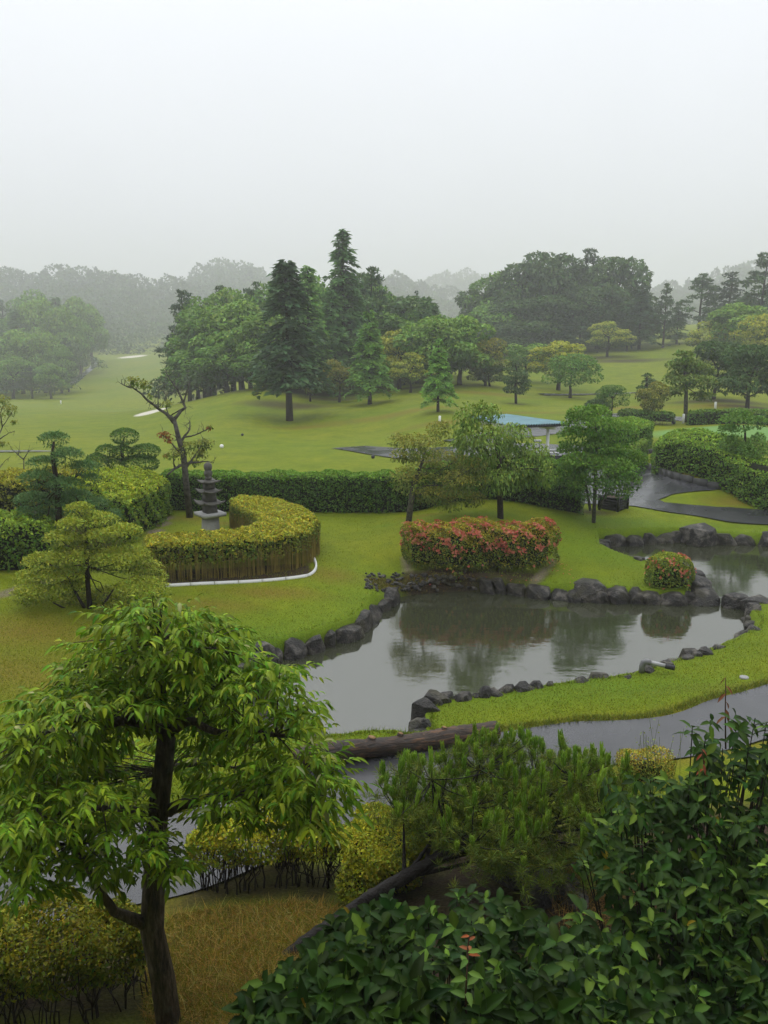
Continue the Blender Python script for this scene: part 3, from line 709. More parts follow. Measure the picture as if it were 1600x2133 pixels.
# ---- the wooded rise on the right
RISE = [(1000,182,610,110,'broad_dark'),(1045,180,578,120,'broad_b'),(1095,178,553,120,'broad_dark'),(1150,176,532,130,'broad_dark'),(1195,182,560,110,'broad_dark'),
        (1235,178,520,140,'pine_a'),(1290,174,540,120,'broad_dark'),(1325,172,570,100,'pine_a'),(1030,168,640,110,'broad_b'),(1080,166,630,120,'broad_dark'),(1140,164,620,120,'broad_dark'),
        (1195,166,610,120,'pine_a'),(1250,168,600,120,'broad_dark'),(1160,160,665,110,'pine_c'),(1100,160,670,110,'broad_dark'),(1050,160,680,100,'broad_dark'),(1210,158,660,100,'pine_a')]
for i, (px, Y, tp, w, kd) in enumerate(RISE):
    row_ = 'skyline' if i < 8 else 'front'; k8 = sorted(range(8) if i < 8 else range(8, 17), key=lambda t: RISE[t][0]).index(i)
    tree(kd, px, Y, tp, 'misty dark evergreen on the wooded right rise, %s from left in the %s row' % (ORD[k8], row_), w, name='evergreen_tree', group='evergreens of the wooded rise')
for px, Y, tp, w, kd, lb in [(1275,162,600,95,'pine_a','pale pine standing behind the yellow dome tree'),(1340,160,590,80,'fir','pine right of the wooded rise, before the gap'),
        (1390,160,592,60,'pine_a','thin pine with a bare trunk in the gap right of the wood'),(1415,166,640,60,'fir','short fir right of the thin bare pine'),
        (1465,168,568,110,'pine_b','tall pine left of the pair at the right edge'),(1520,170,572,110,'pine_c','tall pine right beside the other at the right edge'),
        (1597,150,528,130,'pine_a','tall pine cut by the right edge of the picture'),(1560,175,610,80,'pine_a','smaller pine half hidden at the right edge'),
        (1310,158,660,70,'pine_c','small pine at the foot of the wooded rise')]:
    tree(kd, px, Y, tp, lb, w, name='pine_tree')
# ---- the wood left of the far fairway, front rows tree by tree
k = 0
for Yb, row in ((215, [(-30,755,100),(20,748,85),(62,758,70),(100,755,64)]), (245, [(-20,705,100),(35,692,95),(85,700,80),(120,728,56),(135,700,56)]),
                (285, [(-25,660,100),(30,642,95),(80,638,84),(125,648,72),(160,672,56)]), (330, [(0,622,100),(60,614,95),(115,612,84),(160,628,70),(185,648,56)])):
    for ci, (px, tp, w) in enumerate(row):
        kd = ['broad_a', 'broad_b', 'pine_a', 'broad_b', 'redwood', 'broad_a'][k % 6]; k += 1
        tree(kd, px, Yb + rng.uniform(-4, 4), tp + rng.uniform(-6, 6), 'misty tree left of the far fairway, %s from left in the %s row' % (ORD[ci], {215: 'nearest', 245: 'second', 285: 'third', 330: 'farthest'}[Yb]), w, name='woodland_tree', group='trees left of the far fairway')
# ---- far wooded hills: one mass each in the mist
def far_wood(name, spots, label, L=1.05, per=300):
    P = []; D = []; N = []; T = []; LL = []
    mb = MB()
    for px, py, Y, hgt, wid, con in spots:
        p = aty(px, py, Y); x, y = p[0], p[1]; zt = p[2]
        z0 = zt - hgt
        n = per
        if con:
            t = rng.random(n) ** .7; a = rng.uniform(0, 6.28, n); r = wid * .5 * t * rng.uniform(.6, 1, n)
            q = np.c_[x + np.cos(a) * r, y + np.sin(a) * r, zt - t * hgt]; nn = unit(np.c_[np.cos(a), np.sin(a), np.full(n, .5)])
        else:
            u = rdir(n); u[:, 2] = np.abs(u[:, 2]) * np.where(rng.random(n) < .85, 1, -.6)
            lump = 1 + .16 * np.sin(u[:, 0] * 6 + px) * np.sin(u[:, 1] * 5 + py)
            q = np.c_[x + u[:, 0] * wid * .5 * lump, y + u[:, 1] * wid * .5 * lump, zt - hgt * .5 + (u[:, 2] * lump) * hgt * .5]; nn = u
        P.append(q); N.append(nn); D.append(unit(nn + rdir(n) * .8 - np.array([[0, 0, .3]])))
        T.append(tints(n, (.024, .05, .022) if con else (.035, .07, .022), .22, .06) * math.exp(rng.normal(0, .15))); LL.append(np.full(n, L * Y / 300) * rng.uniform(.7, 1.3, n))
    P, D, N, T, LL = map(np.concatenate, (P, D, N, T, LL))
    o = leaf_obj(name, P, D, N, LL, LL * .8, None, tint=T)
    return tag(o, label, None, None, 'stuff')
def hill_spots(line, Y0, Y1, rows, step, drop, hgt, wid, con=.3, jit=6):
    """rows of crowns below a skyline given in the photo"""
    xs, ys = zip(*line); out = []
    for r in range(rows):
        f = r / max(1, rows - 1)
        for px in np.arange(xs[0] + rng.uniform(0, step), xs[-1], step):
            y = np.interp(px, xs, ys) + f * drop + rng.normal(0, jit) * (1 if r else .7)
            out.append((px + rng.normal(0, step * .2), y, Y0 + (Y1 - Y0) * f + rng.uniform(-5, 5), hgt * rng.uniform(.8, 1.2), wid * rng.uniform(.8, 1.2), rng.random() < con))
    return out
far_wood('far_wood', hill_spots([(-150,570),(0,566),(60,570),(100,560),(200,560),(250,570),(300,580),(380,584),(430,600),(560,625),(700,630)], 760, 400, 10, 17, 150, 26, 23), 'wooded hill fading into mist at the left')
far_wood('far_wood', hill_spots([(380,590),(405,570),(430,552),(460,545),(500,553),(540,558),(560,575),(640,600)], 940, 740, 5, 16, 60, 30, 27, .15), 'rounded wooded hilltop in mist behind the grove')
far_wood('far_wood', hill_spots([(760,585),(800,580),(840,575),(880,588),(920,605),(960,610),(1040,615),(1100,620)], 900, 420, 8, 18, 110, 24, 22, .5), 'faint misty wood between the grove and the right rise')
far_wood('far_wood', hill_spots([(860,592),(900,580),(960,572),(1020,572),(1060,585)], 1350, 1260, 2, 17, 20, 34, 34, .3), 'faintest wooded ridge far behind the central gap')
far_wood('far_wood', hill_spots([(1300,610),(1380,600),(1430,585),(1480,565),(1540,550),(1620,545),(1760,540)], 920, 360, 8, 19, 110, 24, 21, .4), 'misty wooded hillside behind the pines at the right')

# ---- dark undergrowth on the floor of the woods
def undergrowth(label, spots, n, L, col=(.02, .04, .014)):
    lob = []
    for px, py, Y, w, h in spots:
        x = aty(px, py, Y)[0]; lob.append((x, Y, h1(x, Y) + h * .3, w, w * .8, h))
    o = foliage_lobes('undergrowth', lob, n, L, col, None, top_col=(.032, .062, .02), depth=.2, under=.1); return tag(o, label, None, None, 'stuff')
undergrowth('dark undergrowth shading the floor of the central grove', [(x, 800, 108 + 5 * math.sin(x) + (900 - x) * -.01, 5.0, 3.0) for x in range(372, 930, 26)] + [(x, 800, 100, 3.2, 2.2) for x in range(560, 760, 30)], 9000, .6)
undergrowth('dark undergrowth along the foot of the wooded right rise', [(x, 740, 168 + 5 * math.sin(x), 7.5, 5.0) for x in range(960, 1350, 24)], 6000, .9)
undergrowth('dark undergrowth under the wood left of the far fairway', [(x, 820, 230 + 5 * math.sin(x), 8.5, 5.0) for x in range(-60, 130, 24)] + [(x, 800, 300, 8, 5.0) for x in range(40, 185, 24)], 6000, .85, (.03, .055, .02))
# ================================================================= the garden
M['moss_bark'] = M['bark_lichen']
def hedge(name, label, poly, h, col, top_col, L=.09, dens=330, cat='hedge', zlo=.0, rnd=.22, parts=True, mat='leaf', lump=.05, var=.22, hue=.08, under=None, flowers=None, core=True, h2=None, bias=None, stems=0, tcv=.3, level=False):
    """clipped hedge over a footprint (world x, y); h2: second height reached at the far end of the bias axis"""
    poly = np.asarray(poly, float); c = poly.mean(0); z0 = h1(*c)
    root = empty(name, (c[0], c[1], z0), label, cat)
    pl = poly - c; ed = np.roll(pl, -1, 0) - pl; el = np.linalg.norm(ed, axis=1)
    ar = .5 * np.sum(pl[:, 0] * np.roll(pl[:, 1], -1) - np.roll(pl[:, 0], -1) * pl[:, 1]); sgn = 1 if ar > 0 else -1
    def hh(p): 
        if h2 is None: return np.full(len(p), h)
        t = np.clip((p @ np.array(bias[0]) - bias[1]) / bias[2], 0, 1); return h + (h2 - h) * t
    ns, nt = int(el.sum() * (h - zlo) * dens), int(abs(ar) * dens * 1.25)
    # sides
    k = rng.choice(len(pl), ns, p=el / el.sum()); t = rng.random((ns, 1)); p = pl[k] + ed[k] * t
    no = np.c_[ed[k][:, 1], -ed[k][:, 0]] / el[k][:, None] * sgn
    hz = hh(p); s = rng.random(ns) ** .85; z = zlo + (hz - zlo) * s
    tt = np.clip((z - (hz - rnd)) / rnd, 0, 1); inset = rnd * (1 - np.sqrt(1 - .98 * tt ** 2))
    p = p - no * (inset + np.abs(rng.normal(0, .05, ns)) - .03)[:, None]
    P1 = np.c_[p, z]; N1 = unit(np.c_[no, np.full(ns, .15) + tt * .9])
    # top
    lo, hi = pl.min(0), pl.max(0); q = rng.uniform(lo, hi, (nt * 3, 2)); sd = poly_sd(q, pl); q = q[sd < -.02]; sd = sd[sd < -.02]; q, sd = q[:nt], sd[:nt]
    e = np.clip(1 + sd / rnd, 0, 1); z = hh(q) - rnd * (1 - np.sqrt(1 - .98 * e ** 2)) - np.abs(rng.normal(0, .03, len(q)))
    P2 = np.c_[q, z]; N2 = unit(np.c_[rng.normal(0, .3, (len(q), 2)), np.ones(len(q))])
    P, N = np.r_[P1, P2], np.r_[N1, N2]
    lump_ = lump * 1.3; P += N * (lump_ * (np.sin(P[:, :1] * 3.1 + P[:, 2:] * 2) * np.sin(P[:, 1:2] * 2.7 + 1) + .6 * np.sin(P[:, :1] * 9 + P[:, 1:2] * 7 + P[:, 2:] * 8)))
    g = H(P[:, 0] + c[0], P[:, 1] + c[1]) - z0
    if level: P[:, 2] += g * np.clip(1 - (P[:, 2] - zlo) / (h - zlo), 0, 1)
    else: P[:, 2] += g
    m = len(P); D = unit(N * .6 + rdir(m) * .8); Nr = unit(N + rdir(m) * .6 + np.array([[0, 0, .4]]))
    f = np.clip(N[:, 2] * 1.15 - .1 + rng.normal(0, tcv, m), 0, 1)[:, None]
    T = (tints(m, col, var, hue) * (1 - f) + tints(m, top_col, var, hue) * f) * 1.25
    ll = L * np.exp(rng.normal(0, .25, m))
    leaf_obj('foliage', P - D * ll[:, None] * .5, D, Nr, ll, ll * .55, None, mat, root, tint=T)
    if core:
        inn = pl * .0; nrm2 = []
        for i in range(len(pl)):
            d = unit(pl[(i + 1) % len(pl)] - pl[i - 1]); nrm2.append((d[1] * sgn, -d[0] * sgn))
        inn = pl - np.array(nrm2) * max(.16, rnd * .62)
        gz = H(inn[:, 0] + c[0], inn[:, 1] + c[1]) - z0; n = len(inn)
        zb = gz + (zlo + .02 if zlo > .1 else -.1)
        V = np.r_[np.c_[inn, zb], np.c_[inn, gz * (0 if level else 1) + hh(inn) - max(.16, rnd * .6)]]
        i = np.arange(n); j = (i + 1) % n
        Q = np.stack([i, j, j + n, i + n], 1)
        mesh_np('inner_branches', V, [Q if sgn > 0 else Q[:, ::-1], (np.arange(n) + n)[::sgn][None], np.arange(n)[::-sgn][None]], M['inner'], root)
    if stems:
        mb = MB(); cnt = 0
        while cnt < stems:
            k_ = rng.choice(len(pl), p=el / el.sum()); a = pl[k_] + ed[k_] * rng.random(); a = a * rng.uniform(.55, .93)
            zz = h1(a[0] + c[0], a[1] + c[1]) - z0; b = a + rng.normal(0, .06, 2)
            hs = zlo + rng.uniform(.1, .3); b = a + rng.normal(0, .13, 2); m1 = a * .55 + b * .45 + rng.normal(0, .045, 2); r_ = rng.uniform(.005, .011)
            mid = np.array([m1[0], m1[1], zz + hs * rng.uniform(.4, .6)])
            mb.tube(np.array([(a[0], a[1], zz - .05), (*(a * .8 + m1 * .2 + rng.normal(0, .02, 2)), zz + hs * .25), mid, (*(m1 * .4 + b * .6 + rng.normal(0, .03, 2)), zz + hs * .78), (b[0], b[1], zz + hs)]), np.array([1.2, 1, .85, .7, .5]) * r_, 4, cap=False)
            for _ in range(2):
                e_ = mid + np.array([rng.normal(0, .12), rng.normal(0, .12), hs * .5]); mb.tube(np.array([mid, (mid + e_) / 2 + rng.normal(0, .02, 3), e_]), [r_ * .7, r_ * .55, r_ * .4], 3, cap=False)
            cnt += 1
        tag(mb.build('bare_stems', M['twig'], root), kind='stuff')
    if flowers:
        n, fc, fs = flowers
        idx = rng.choice(m, n, p=(lambda w: w / w.sum())(np.where(P[:, 2] > h * .42, 1.0, .1) * np.where(N[:, 2] > .8, .55, 1.0) * (.06 + np.clip(.45 + np.sin(P[:, 0] * 4.3 + 1 + 1.5 * np.sin(P[:, 2] * 6)) * np.sin(P[:, 1] * 6 + P[:, 2] * 9) + .5 * np.sin(P[:, 0] * 13 + P[:, 2] * 11), 0, 2) ** 2)))
        Pf = P[idx] + N[idx] * .03; k5 = 4
        Pf = np.repeat(Pf, k5, 0); Nf = np.repeat(unit(N[idx] + rdir(n) * .4), k5, 0); Df = unit(np.cross(Nf, rdir(n * k5)) + Nf * .35)
        T = np.repeat(tints(n, fc, .22, .05) + rng.random((n, 1)) * np.array([[0, .09, .03]]), k5, 0)
        tag(leaf_obj('blossoms', Pf, Df, Nf, fs, fs * .8, None, mat, root, tint=T, fold=.1), kind='stuff')
    return root
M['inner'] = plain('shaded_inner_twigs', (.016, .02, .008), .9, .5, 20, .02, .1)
def offset_line(pts, w0, w1=None):
    """footprint of a strip: front edge line pts (world), pushed back by w"""
    P = np.asarray(pts, float); T = unit(np.gradient(P, axis=0)); N = np.c_[-T[:, 1], T[:, 0]]
    return np.r_[P, (P + N * (w0 if w1 is None else np.linspace(w0, w1, len(P))[:, None]))[::-1]]
def gl(pts): return np.array([hit(*p)[:2] for p in pts])

# long clipped hedge behind the pagoda
hl = offset_line(gl([(335,1062),(450,1067),(600,1069),(760,1069),(860,1067)]), 1.3)
hr_ = np.r_[hit(860,1067)[:2][None], aty(1000, 1060, 29.6)[None, :2], aty(1110, 1058, 29.2)[None, :2], aty(1215, 1056, 28.9)[None, :2]]
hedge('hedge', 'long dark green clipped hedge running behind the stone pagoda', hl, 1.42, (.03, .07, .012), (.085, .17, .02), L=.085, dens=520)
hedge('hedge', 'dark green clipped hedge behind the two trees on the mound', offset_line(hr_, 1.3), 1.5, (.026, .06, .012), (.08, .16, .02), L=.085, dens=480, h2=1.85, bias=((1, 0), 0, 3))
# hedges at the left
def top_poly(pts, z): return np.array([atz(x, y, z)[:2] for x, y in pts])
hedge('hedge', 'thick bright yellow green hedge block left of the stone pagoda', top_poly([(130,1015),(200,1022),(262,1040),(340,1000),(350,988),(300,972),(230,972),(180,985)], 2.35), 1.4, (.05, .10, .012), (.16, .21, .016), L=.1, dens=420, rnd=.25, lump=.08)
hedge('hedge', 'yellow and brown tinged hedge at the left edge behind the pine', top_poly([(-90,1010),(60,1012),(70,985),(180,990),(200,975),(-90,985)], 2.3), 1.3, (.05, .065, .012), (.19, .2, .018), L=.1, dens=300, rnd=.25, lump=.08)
hedge('hedge', 'bright green rounded hedge at the left edge below the pine', top_poly([(-90,1110),(30,1108),(100,1100),(120,1080),(60,1072),(-90,1078)], 2.15), 1.25, (.035, .08, .012), (.12, .19, .018), L=.1, dens=380, rnd=.35, lump=.1)
# hedges at the right
hedge('hedge', 'large clipped green hedge along the putting green at the right', top_poly([(1362,906),(1412,911),(1462,919),(1520,929),(1600,946),(1740,975),(1800,975),(1600,930),(1500,908),(1425,896),(1385,896)], 2.75), 1.45, (.04, .085, .014), (.1, .17, .02), L=.11, dens=300)
hedge('hedge', 'clipped green hedge right of the shelter, behind the layered tree', top_poly([(1225,880),(1300,888),(1345,897),(1362,890),(1320,874),(1240,868)], 2.35), 1.5, (.035, .08, .014), (.1, .18, .02), L=.11, dens=300)
hedge('hedge', 'small clipped hedge cube beside the wet service yard', top_poly([(1304,930),(1325,932),(1350,921),(1340,917),(1310,922)], 1.95), 1.05, (.04, .075, .014), (.085, .14, .02), L=.1, dens=320)
hedge('hedge', 'low flat clipped bush left of the small tree at the right', offset_line(gl([(1488,1008),(1520,1011),(1548,1010)]), .9), .75, (.04, .085, .014), (.11, .18, .022), L=.09, dens=380, zlo=.3, stems=24)
hedge('hedge', 'low flat clipped bush right of the small tree at the right', offset_line(gl([(1562,1008),(1590,1008),(1640,1010)]), .9), .75, (.04, .085, .014), (.11, .18, .022), L=.09, dens=380, zlo=.3, stems=24)
hedge('hedge', 'distant dark clipped hedge below the mound at the right', offset_line(np.array([aty(1433, 882, 57)[:2], aty(1520, 882, 56)[:2], aty(1680, 882, 56)[:2]]), 1.2), 1.0, (.03, .065, .014), (.07, .13, .02), L=.16, dens=110)
hedge('hedge', 'distant dark hedge on thin stems behind the cart path', offset_line(np.array([aty(1285, 872, 60)[:2], aty(1340, 880, 58)[:2], aty(1398, 882, 57)[:2]]), 1.2), .9, (.03, .06, .014), (.05, .1, .02), L=.16, dens=110, zlo=.25, stems=30)

# crescent bamboo hedge round the pagoda
C_OUT = [(300,1136),(360,1133),(430,1129),(500,1124),(560,1119),(615,1112),(648,1100),(662,1083),(655,1066),(632,1050),(590,1037),(545,1029),(505,1028)]
C_IN = [(482,1036),(480,1048),(505,1062),(530,1074),(540,1083),(528,1091),(490,1099),(430,1106),(370,1110),(305,1116)]
cp = top_poly(C_OUT + C_IN, 1.87)
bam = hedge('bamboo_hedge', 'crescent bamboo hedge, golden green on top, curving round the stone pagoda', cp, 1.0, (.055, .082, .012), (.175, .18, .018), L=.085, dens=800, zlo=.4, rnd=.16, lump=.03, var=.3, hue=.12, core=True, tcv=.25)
M['bamboo'] = plain('dry_bamboo_stem', (.26, .2, .04), .6, .45, 3, 0, .3)
mb = MB(); cpl = np.r_[cp[:len(C_OUT)], cp[:1]]
ring = np.vstack([cp, cp[:1]]); seg = np.linalg.norm(np.diff(ring, axis=0), axis=1); cs = np.r_[0, np.cumsum(seg)]
for s in np.arange(0, cs[-1], .016):
    p = np.array([np.interp(s, cs, ring[:, k]) for k in range(2)]) ; cc = cp.mean(0)
    p = p + rng.normal(0, .035, 2); z = h1(*p); hh_ = rng.uniform(.5, .85)
    mb.tube(np.array([(p[0], p[1], z - .02), (p[0] + rng.normal(0, .012), p[1] + rng.normal(0, .012), z + hh_)]), [.0065, .005], 4, cap=False)
o = mb.build('bamboo_stems', M['bamboo'], bam, origin=bam.location); tag(o, kind='stuff')
M['gravel'] = plain('brown_gravel', (.1, .08, .055), .9, .5, 30, .01, .2)
# white kerb in sections
kl = smooth_line(np.c_[gl([(345,1223),(450,1217),(560,1211),(632,1205),(652,1197),(660,1184),(656,1170),(648,1158)]), np.zeros(8)], .12)
ke = empty('kerb', (kl[0, 0], kl[0, 1], h1(*kl[0, :2])), 'low white painted kerb along the foot of the crescent hedge', 'kerb')
n_sec = 9
for i in range(n_sec):
    a, b = i * (len(kl) - 1) // n_sec, (i + 1) * (len(kl) - 1) // n_sec
    q = kl[a:b + 1, :2]; T = unit(np.gradient(kl[:, :2], axis=0))[a:b + 1]; N = np.c_[-T[:, 1], T[:, 0]]
    q = q.copy(); q[0] += T[0] * .006; q[-1] -= T[-1] * .006
    z = H(q[:, 0], q[:, 1]); w = .032
    V = np.stack([np.c_[q - N * w, z - .05], np.c_[q + N * w, z - .05], np.c_[q + N * w * .85, z + .06], np.c_[q - N * w * .85, z + .085]], 1).reshape(-1, 3) - np.array(ke.location)
    m_ = len(q); ii = np.arange(m_ - 1)[:, None] * 4
    Q = np.concatenate([ii + np.array([[x, x + 4, (x + 1) % 4 + 4, (x + 1) % 4]]) for x in range(4)])
    mesh_np('kerb_block', V, [Q[:, ::-1], np.array([[0, 1, 2, 3]])[:, ::-1], np.array([[0, 1, 2, 3]]) + (m_ - 1) * 4], M['white'], ke)
ks = hit(463, 1113); k2 = MB().box((0, 0, .03), (.32, .16, .1), .5).build('stone_slab', M['white']); k2.location = ks
tag(k2, 'short white slab right beside the pagoda pedestal', 'slab')

# ---- stone pagoda
pb = hit(440, 1117); u_ = mpp(pb[1], 1060); rzp = R(38)
pg = empty('stone_pagoda', tuple(pb), 'grey stone pagoda with three curved roofs and a rounded finial', 'pagoda', rz=rzp)
def prism(name, z0, z1, w0, w1, mat, parent=None, par=pg):
    return MB().box((0, 0, (z0 + z1) / 2), (w0, w0, z1 - z0), 0, w1 / w0).build(name, M[mat], parent or par)
def zpx(y): return aty(440, y, pb[1])[2] - pb[2]
prism('pedestal', -.2, zpx(1074), .46, .40, 'pagoda_light')
prism('plinth_slab', zpx(1074), zpx(1067), .75, .77, 'pagoda_light')
def roof(z, half, rise, th, up, inner):
    n = 13; g = np.linspace(-1, 1, n); xx, yy_ = np.meshgrid(g, g); m_ = np.maximum(np.abs(xx), np.abs(yy_)); mn = np.minimum(np.abs(xx), np.abs(yy_))
    top = z + rise * (1 - m_) ** 1.15 + up * (m_ ** 4) * (mn ** 2); bot = z - th + up * (m_ ** 4) * (mn ** 2) * .9
    V = np.r_[np.c_[xx.ravel() * half, yy_.ravel() * half, top.ravel()], np.c_[xx.ravel() * half * .98, yy_.ravel() * half * .98, bot.ravel()]]
    i = np.arange(n - 1)[:, None] * n; j = np.arange(n - 1)[None]
    q1 = np.stack([i + j, i + j + 1, i + n + j + 1, i + n + j], -1).reshape(-1, 4); q2 = q1[:, ::-1] + n * n
    ring = np.r_[np.arange(n), np.arange(1, n) * n + n - 1, (n - 1) * n + np.arange(n - 2, -1, -1), np.arange(n - 2, 0, -1) * n]
    r2 = np.roll(ring, -1); sd_ = np.stack([ring, ring + n * n, r2 + n * n, r2], 1)
    return mesh_np('roof', V, [q1, q2, sd_], M['pagoda'], pg)
prism('tier', zpx(1067), zpx(1044), .36, .34, 'pagoda'); roof(zpx(1046), .37, .075, .055, .09, .2)
prism('tier', zpx(1043), zpx(1020), .34, .32, 'pagoda'); roof(zpx(1022), .315, .065, .05, .08, .2)
prism('tier', zpx(1018), zpx(1000), .28, .27, 'pagoda'); roof(zpx(1002), .27, .055, .045, .05, .2)
# finial: neck, two swelling rings and a bud
prof = [(.13, 0), (.135, .05), (.115, .07), (.15, .11), (.165, .17), (.15, .22), (.115, .245), (.15, .28), (.165, .34), (.15, .40), (.10, .44), (.04, .465), (.005, .475)]
z_f = zpx(998); sc_f = (zpx(962) - zpx(998)) / .475
mbf = MB(); mbf.tube(np.array([(0, 0, z_f + b * sc_f) for a, b in prof]), np.array([a for a, b in prof]) * .82, 14)
mbf.build('finial', M['pagoda_dark'] if 'pagoda_dark' in M else M['pagoda'], pg, smooth=True)

# ---- rocks
import bmesh
def rock_proto(seed, boxy=3.5, rough=.16):
    r_ = np.random.default_rng(seed); bm = bmesh.new()
    d = unit(r_.normal(size=(34, 3))); d = d / (np.abs(d) ** boxy).sum(1, keepdims=True) ** (1 / boxy) * (1 - rough * r_.random((34, 1)) * 1.2)
    for p in d: bm.verts.new(p)
    res = bmesh.ops.convex_hull(bm, input=bm.verts); bmesh.ops.delete(bm, geom=[v for v in bm.verts if not v.link_faces], context='VERTS')
    bmesh.ops.bevel(bm, geom=list(bm.edges), offset=.03, segments=1, affect='EDGES', profile=.6)
    me = bpy.data.meshes.new('stone'); bm.to_mesh(me); bm.free(); me.materials.append(M['stone']); return me
ROCK = [rock_proto(s, b, r) for s, b, r in ((1, 8, .10), (2, 6, .18), (3, 4, .22), (4, 9, .08), (5, 5, .24), (6, 6, .16))]
def stone(par, px, ty, wy, w, k=None, z0=0., depth=.85, name='stone'):
    """a stone seen from px-w/2 to px+w/2, its top rim at ty and its foot line at wy (height z0)"""
    p = atz(px, wy, z0); mm = mpp(p[1], wy); wid = w * mm; dep = max(.22, wid * depth)
    h = max(.14, aty(px, ty, p[1] + dep * .35)[2] - z0)
    k = rng.integers(6) if k is None else k
    c = (p[0], p[1] + dep * .42, z0 + h - (h + .35) / 2)
    off = np.array(par.location) if par is not None else np.zeros(3)
    return inst(name, ROCK[k], par, tuple(np.array(c) - off), (rng.normal(0, .05), rng.normal(0, .05), rng.normal(0, .15)), (wid * .66, dep * .68, (h + .35) / 2 * 1.12))
def edging(label, rows, **kw):
    p = atz(rows[0][0], rows[0][2], 0); e = empty('stone_edging', tuple(p), label, 'edging')
    for r in rows: stone(e, *r, **kw)
    return e
def edging_line(label, k0, k1, w=(.35, .7), top=(.4, .55), dep=.42, push=.04, flat=1.0):
    """stones set edge to edge along a stretch of the pond outline"""
    idx = np.arange(k0, k1 + 1) % len(PONDW); P_ = PONDW[idx]; d = np.r_[0, np.cumsum(np.linalg.norm(np.diff(P_, axis=0), axis=1))]
    e = empty('stone_edging', (P_[0, 0], P_[0, 1], 0), label, 'edging'); s = 0.; o_ = np.array(e.location)
    sg_ = 1 if area > 0 else -1
    while s < d[-1]:
        ww = rng.uniform(*w); m_ = min(s + ww / 2, d[-1]); p = np.array([np.interp(m_, d, P_[:, q]) for q in range(2)]); a = np.array([np.interp(max(m_ - .2, 0), d, P_[:, q]) for q in range(2)]); b = np.array([np.interp(min(m_ + .2, d[-1]), d, P_[:, q]) for q in range(2)])
        t = unit(b - a); nrm_ = np.array([t[1], -t[0]]) * sg_; dd = dep * rng.uniform(.8, 1.3); p = p + nrm_ * (push + rng.normal(0, .05)); zt = rng.uniform(*top) + rng.normal(0, .05); zb = -.3
        inst('stone', ROCK[rng.integers(6)], e, (p[0] - o_[0], p[1] - o_[1], (zt + zb) / 2), (rng.normal(0, .1), rng.normal(0, .1), math.atan2(t[1], t[0]) + rng.normal(0, .2) + (math.pi if rng.random() < .5 else 0)), (ww * .66, dd * .72, (zt - zb) / 2 * 1.12))
        s += ww * rng.uniform(.86, 1.02)
    return e
edging_line('row of dark wet stones along the left bank of the pond', 0, 8, (.35, .95), (.3, .45), .42, .0)
edging_line('dark stones of the hidden bank behind the near tree', 54, 58, (.4, .8), (.3, .45), .45, .0)
edging_line('row of blocky dark stones along the front of the grassy peninsula', 11, 18, (.35, .8), (.28, .42), .45, -.02)
edging_line('low stones along the inner side of the grassy peninsula', 20, 25, (.3, .55), (.18, .3), .35, .05)
edging_line('curved stone wall round the back basin of the pond', 25, 34, (.4, .9), (.32, .44), .42, .05)
edging_line('low loose stones along the near bank beside the sunny lawn strip', 41, 50, (.2, .46), (.3, .4), .26, .1)
edging_line('dark stones stacked at the pond corner behind the log', 50, 52, (.3, .45), (.38, .5), .36, .02)
edging_line('dark stones at the right bank beside the boulders in the water', 38, 40, (.3, .5), (.25, .36), .35, .05)
def boulder(label, *a, **kw):
    o = stone(None, *a, name='boulder', **kw); return tag(o, label, 'boulder')
boulder('big square topped boulder in the middle of the peninsula edge', 1225, 1211, 1251, 80, 0)
boulder('large flat topped boulder rising from the back wall of the pond', 1467, 1097, 1136, 66, 1)
boulder('slanted boulder below the flowering ball shrub', 1446, 1207, 1240, 50, 4)
boulder('upright boulder right behind the flowering ball shrub', 1452, 1188, 1222, 40, 2)
boulder('square block standing in the water right of the peninsula', 1466, 1230, 1260, 54, 3)
boulder('rounded boulder in the water, left of the pair at the right edge', 1541, 1237, 1268, 52, 2)
boulder('rounded boulder in the water at the right edge of the picture', 1588, 1247, 1280, 54, 1)
boulder('dark block at the right end of the near bank', 1590, 1288, 1304, 52, 0)
boulder('square grey stone on the near bank right of the pipe', 1441, 1361, 1374, 36, 3, z0=.26)
boulder('small round stone on the near bank, rightmost of two', 1470, 1350, 1369, 26, 5, z0=.26)
boulder('round grey stone on the near bank with grass at its foot', 1091, 1426, 1441, 34, 5, z0=.26)
# cobble bank left of the azalea
cb = hit(830, 1215); ce = empty('cobble_bank', tuple(cb), 'bank of small brown stones and moss beside the pond', 'stones')
for i in range(150):
    px, py = rng.uniform(762, 1010), 0; py = rng.uniform(1196 + max(0, (px - 850) * .1), 1236 - max(0, 800 - px) * .25)
    p = hit(px, py)
    if p is None or p[2] < -.2: continue
    s = rng.uniform(.04, .095)
    inst('cobble', ROCK_B[i % 3] if 'ROCK_B' in globals() else ROCK[i % 6], ce, tuple(p - cb + np.array([0, 0, s * .3])), (rng.uniform(-.4, .4), rng.uniform(-.4, .4), rng.uniform(0, 6)), (s, s * .8, s * .6))

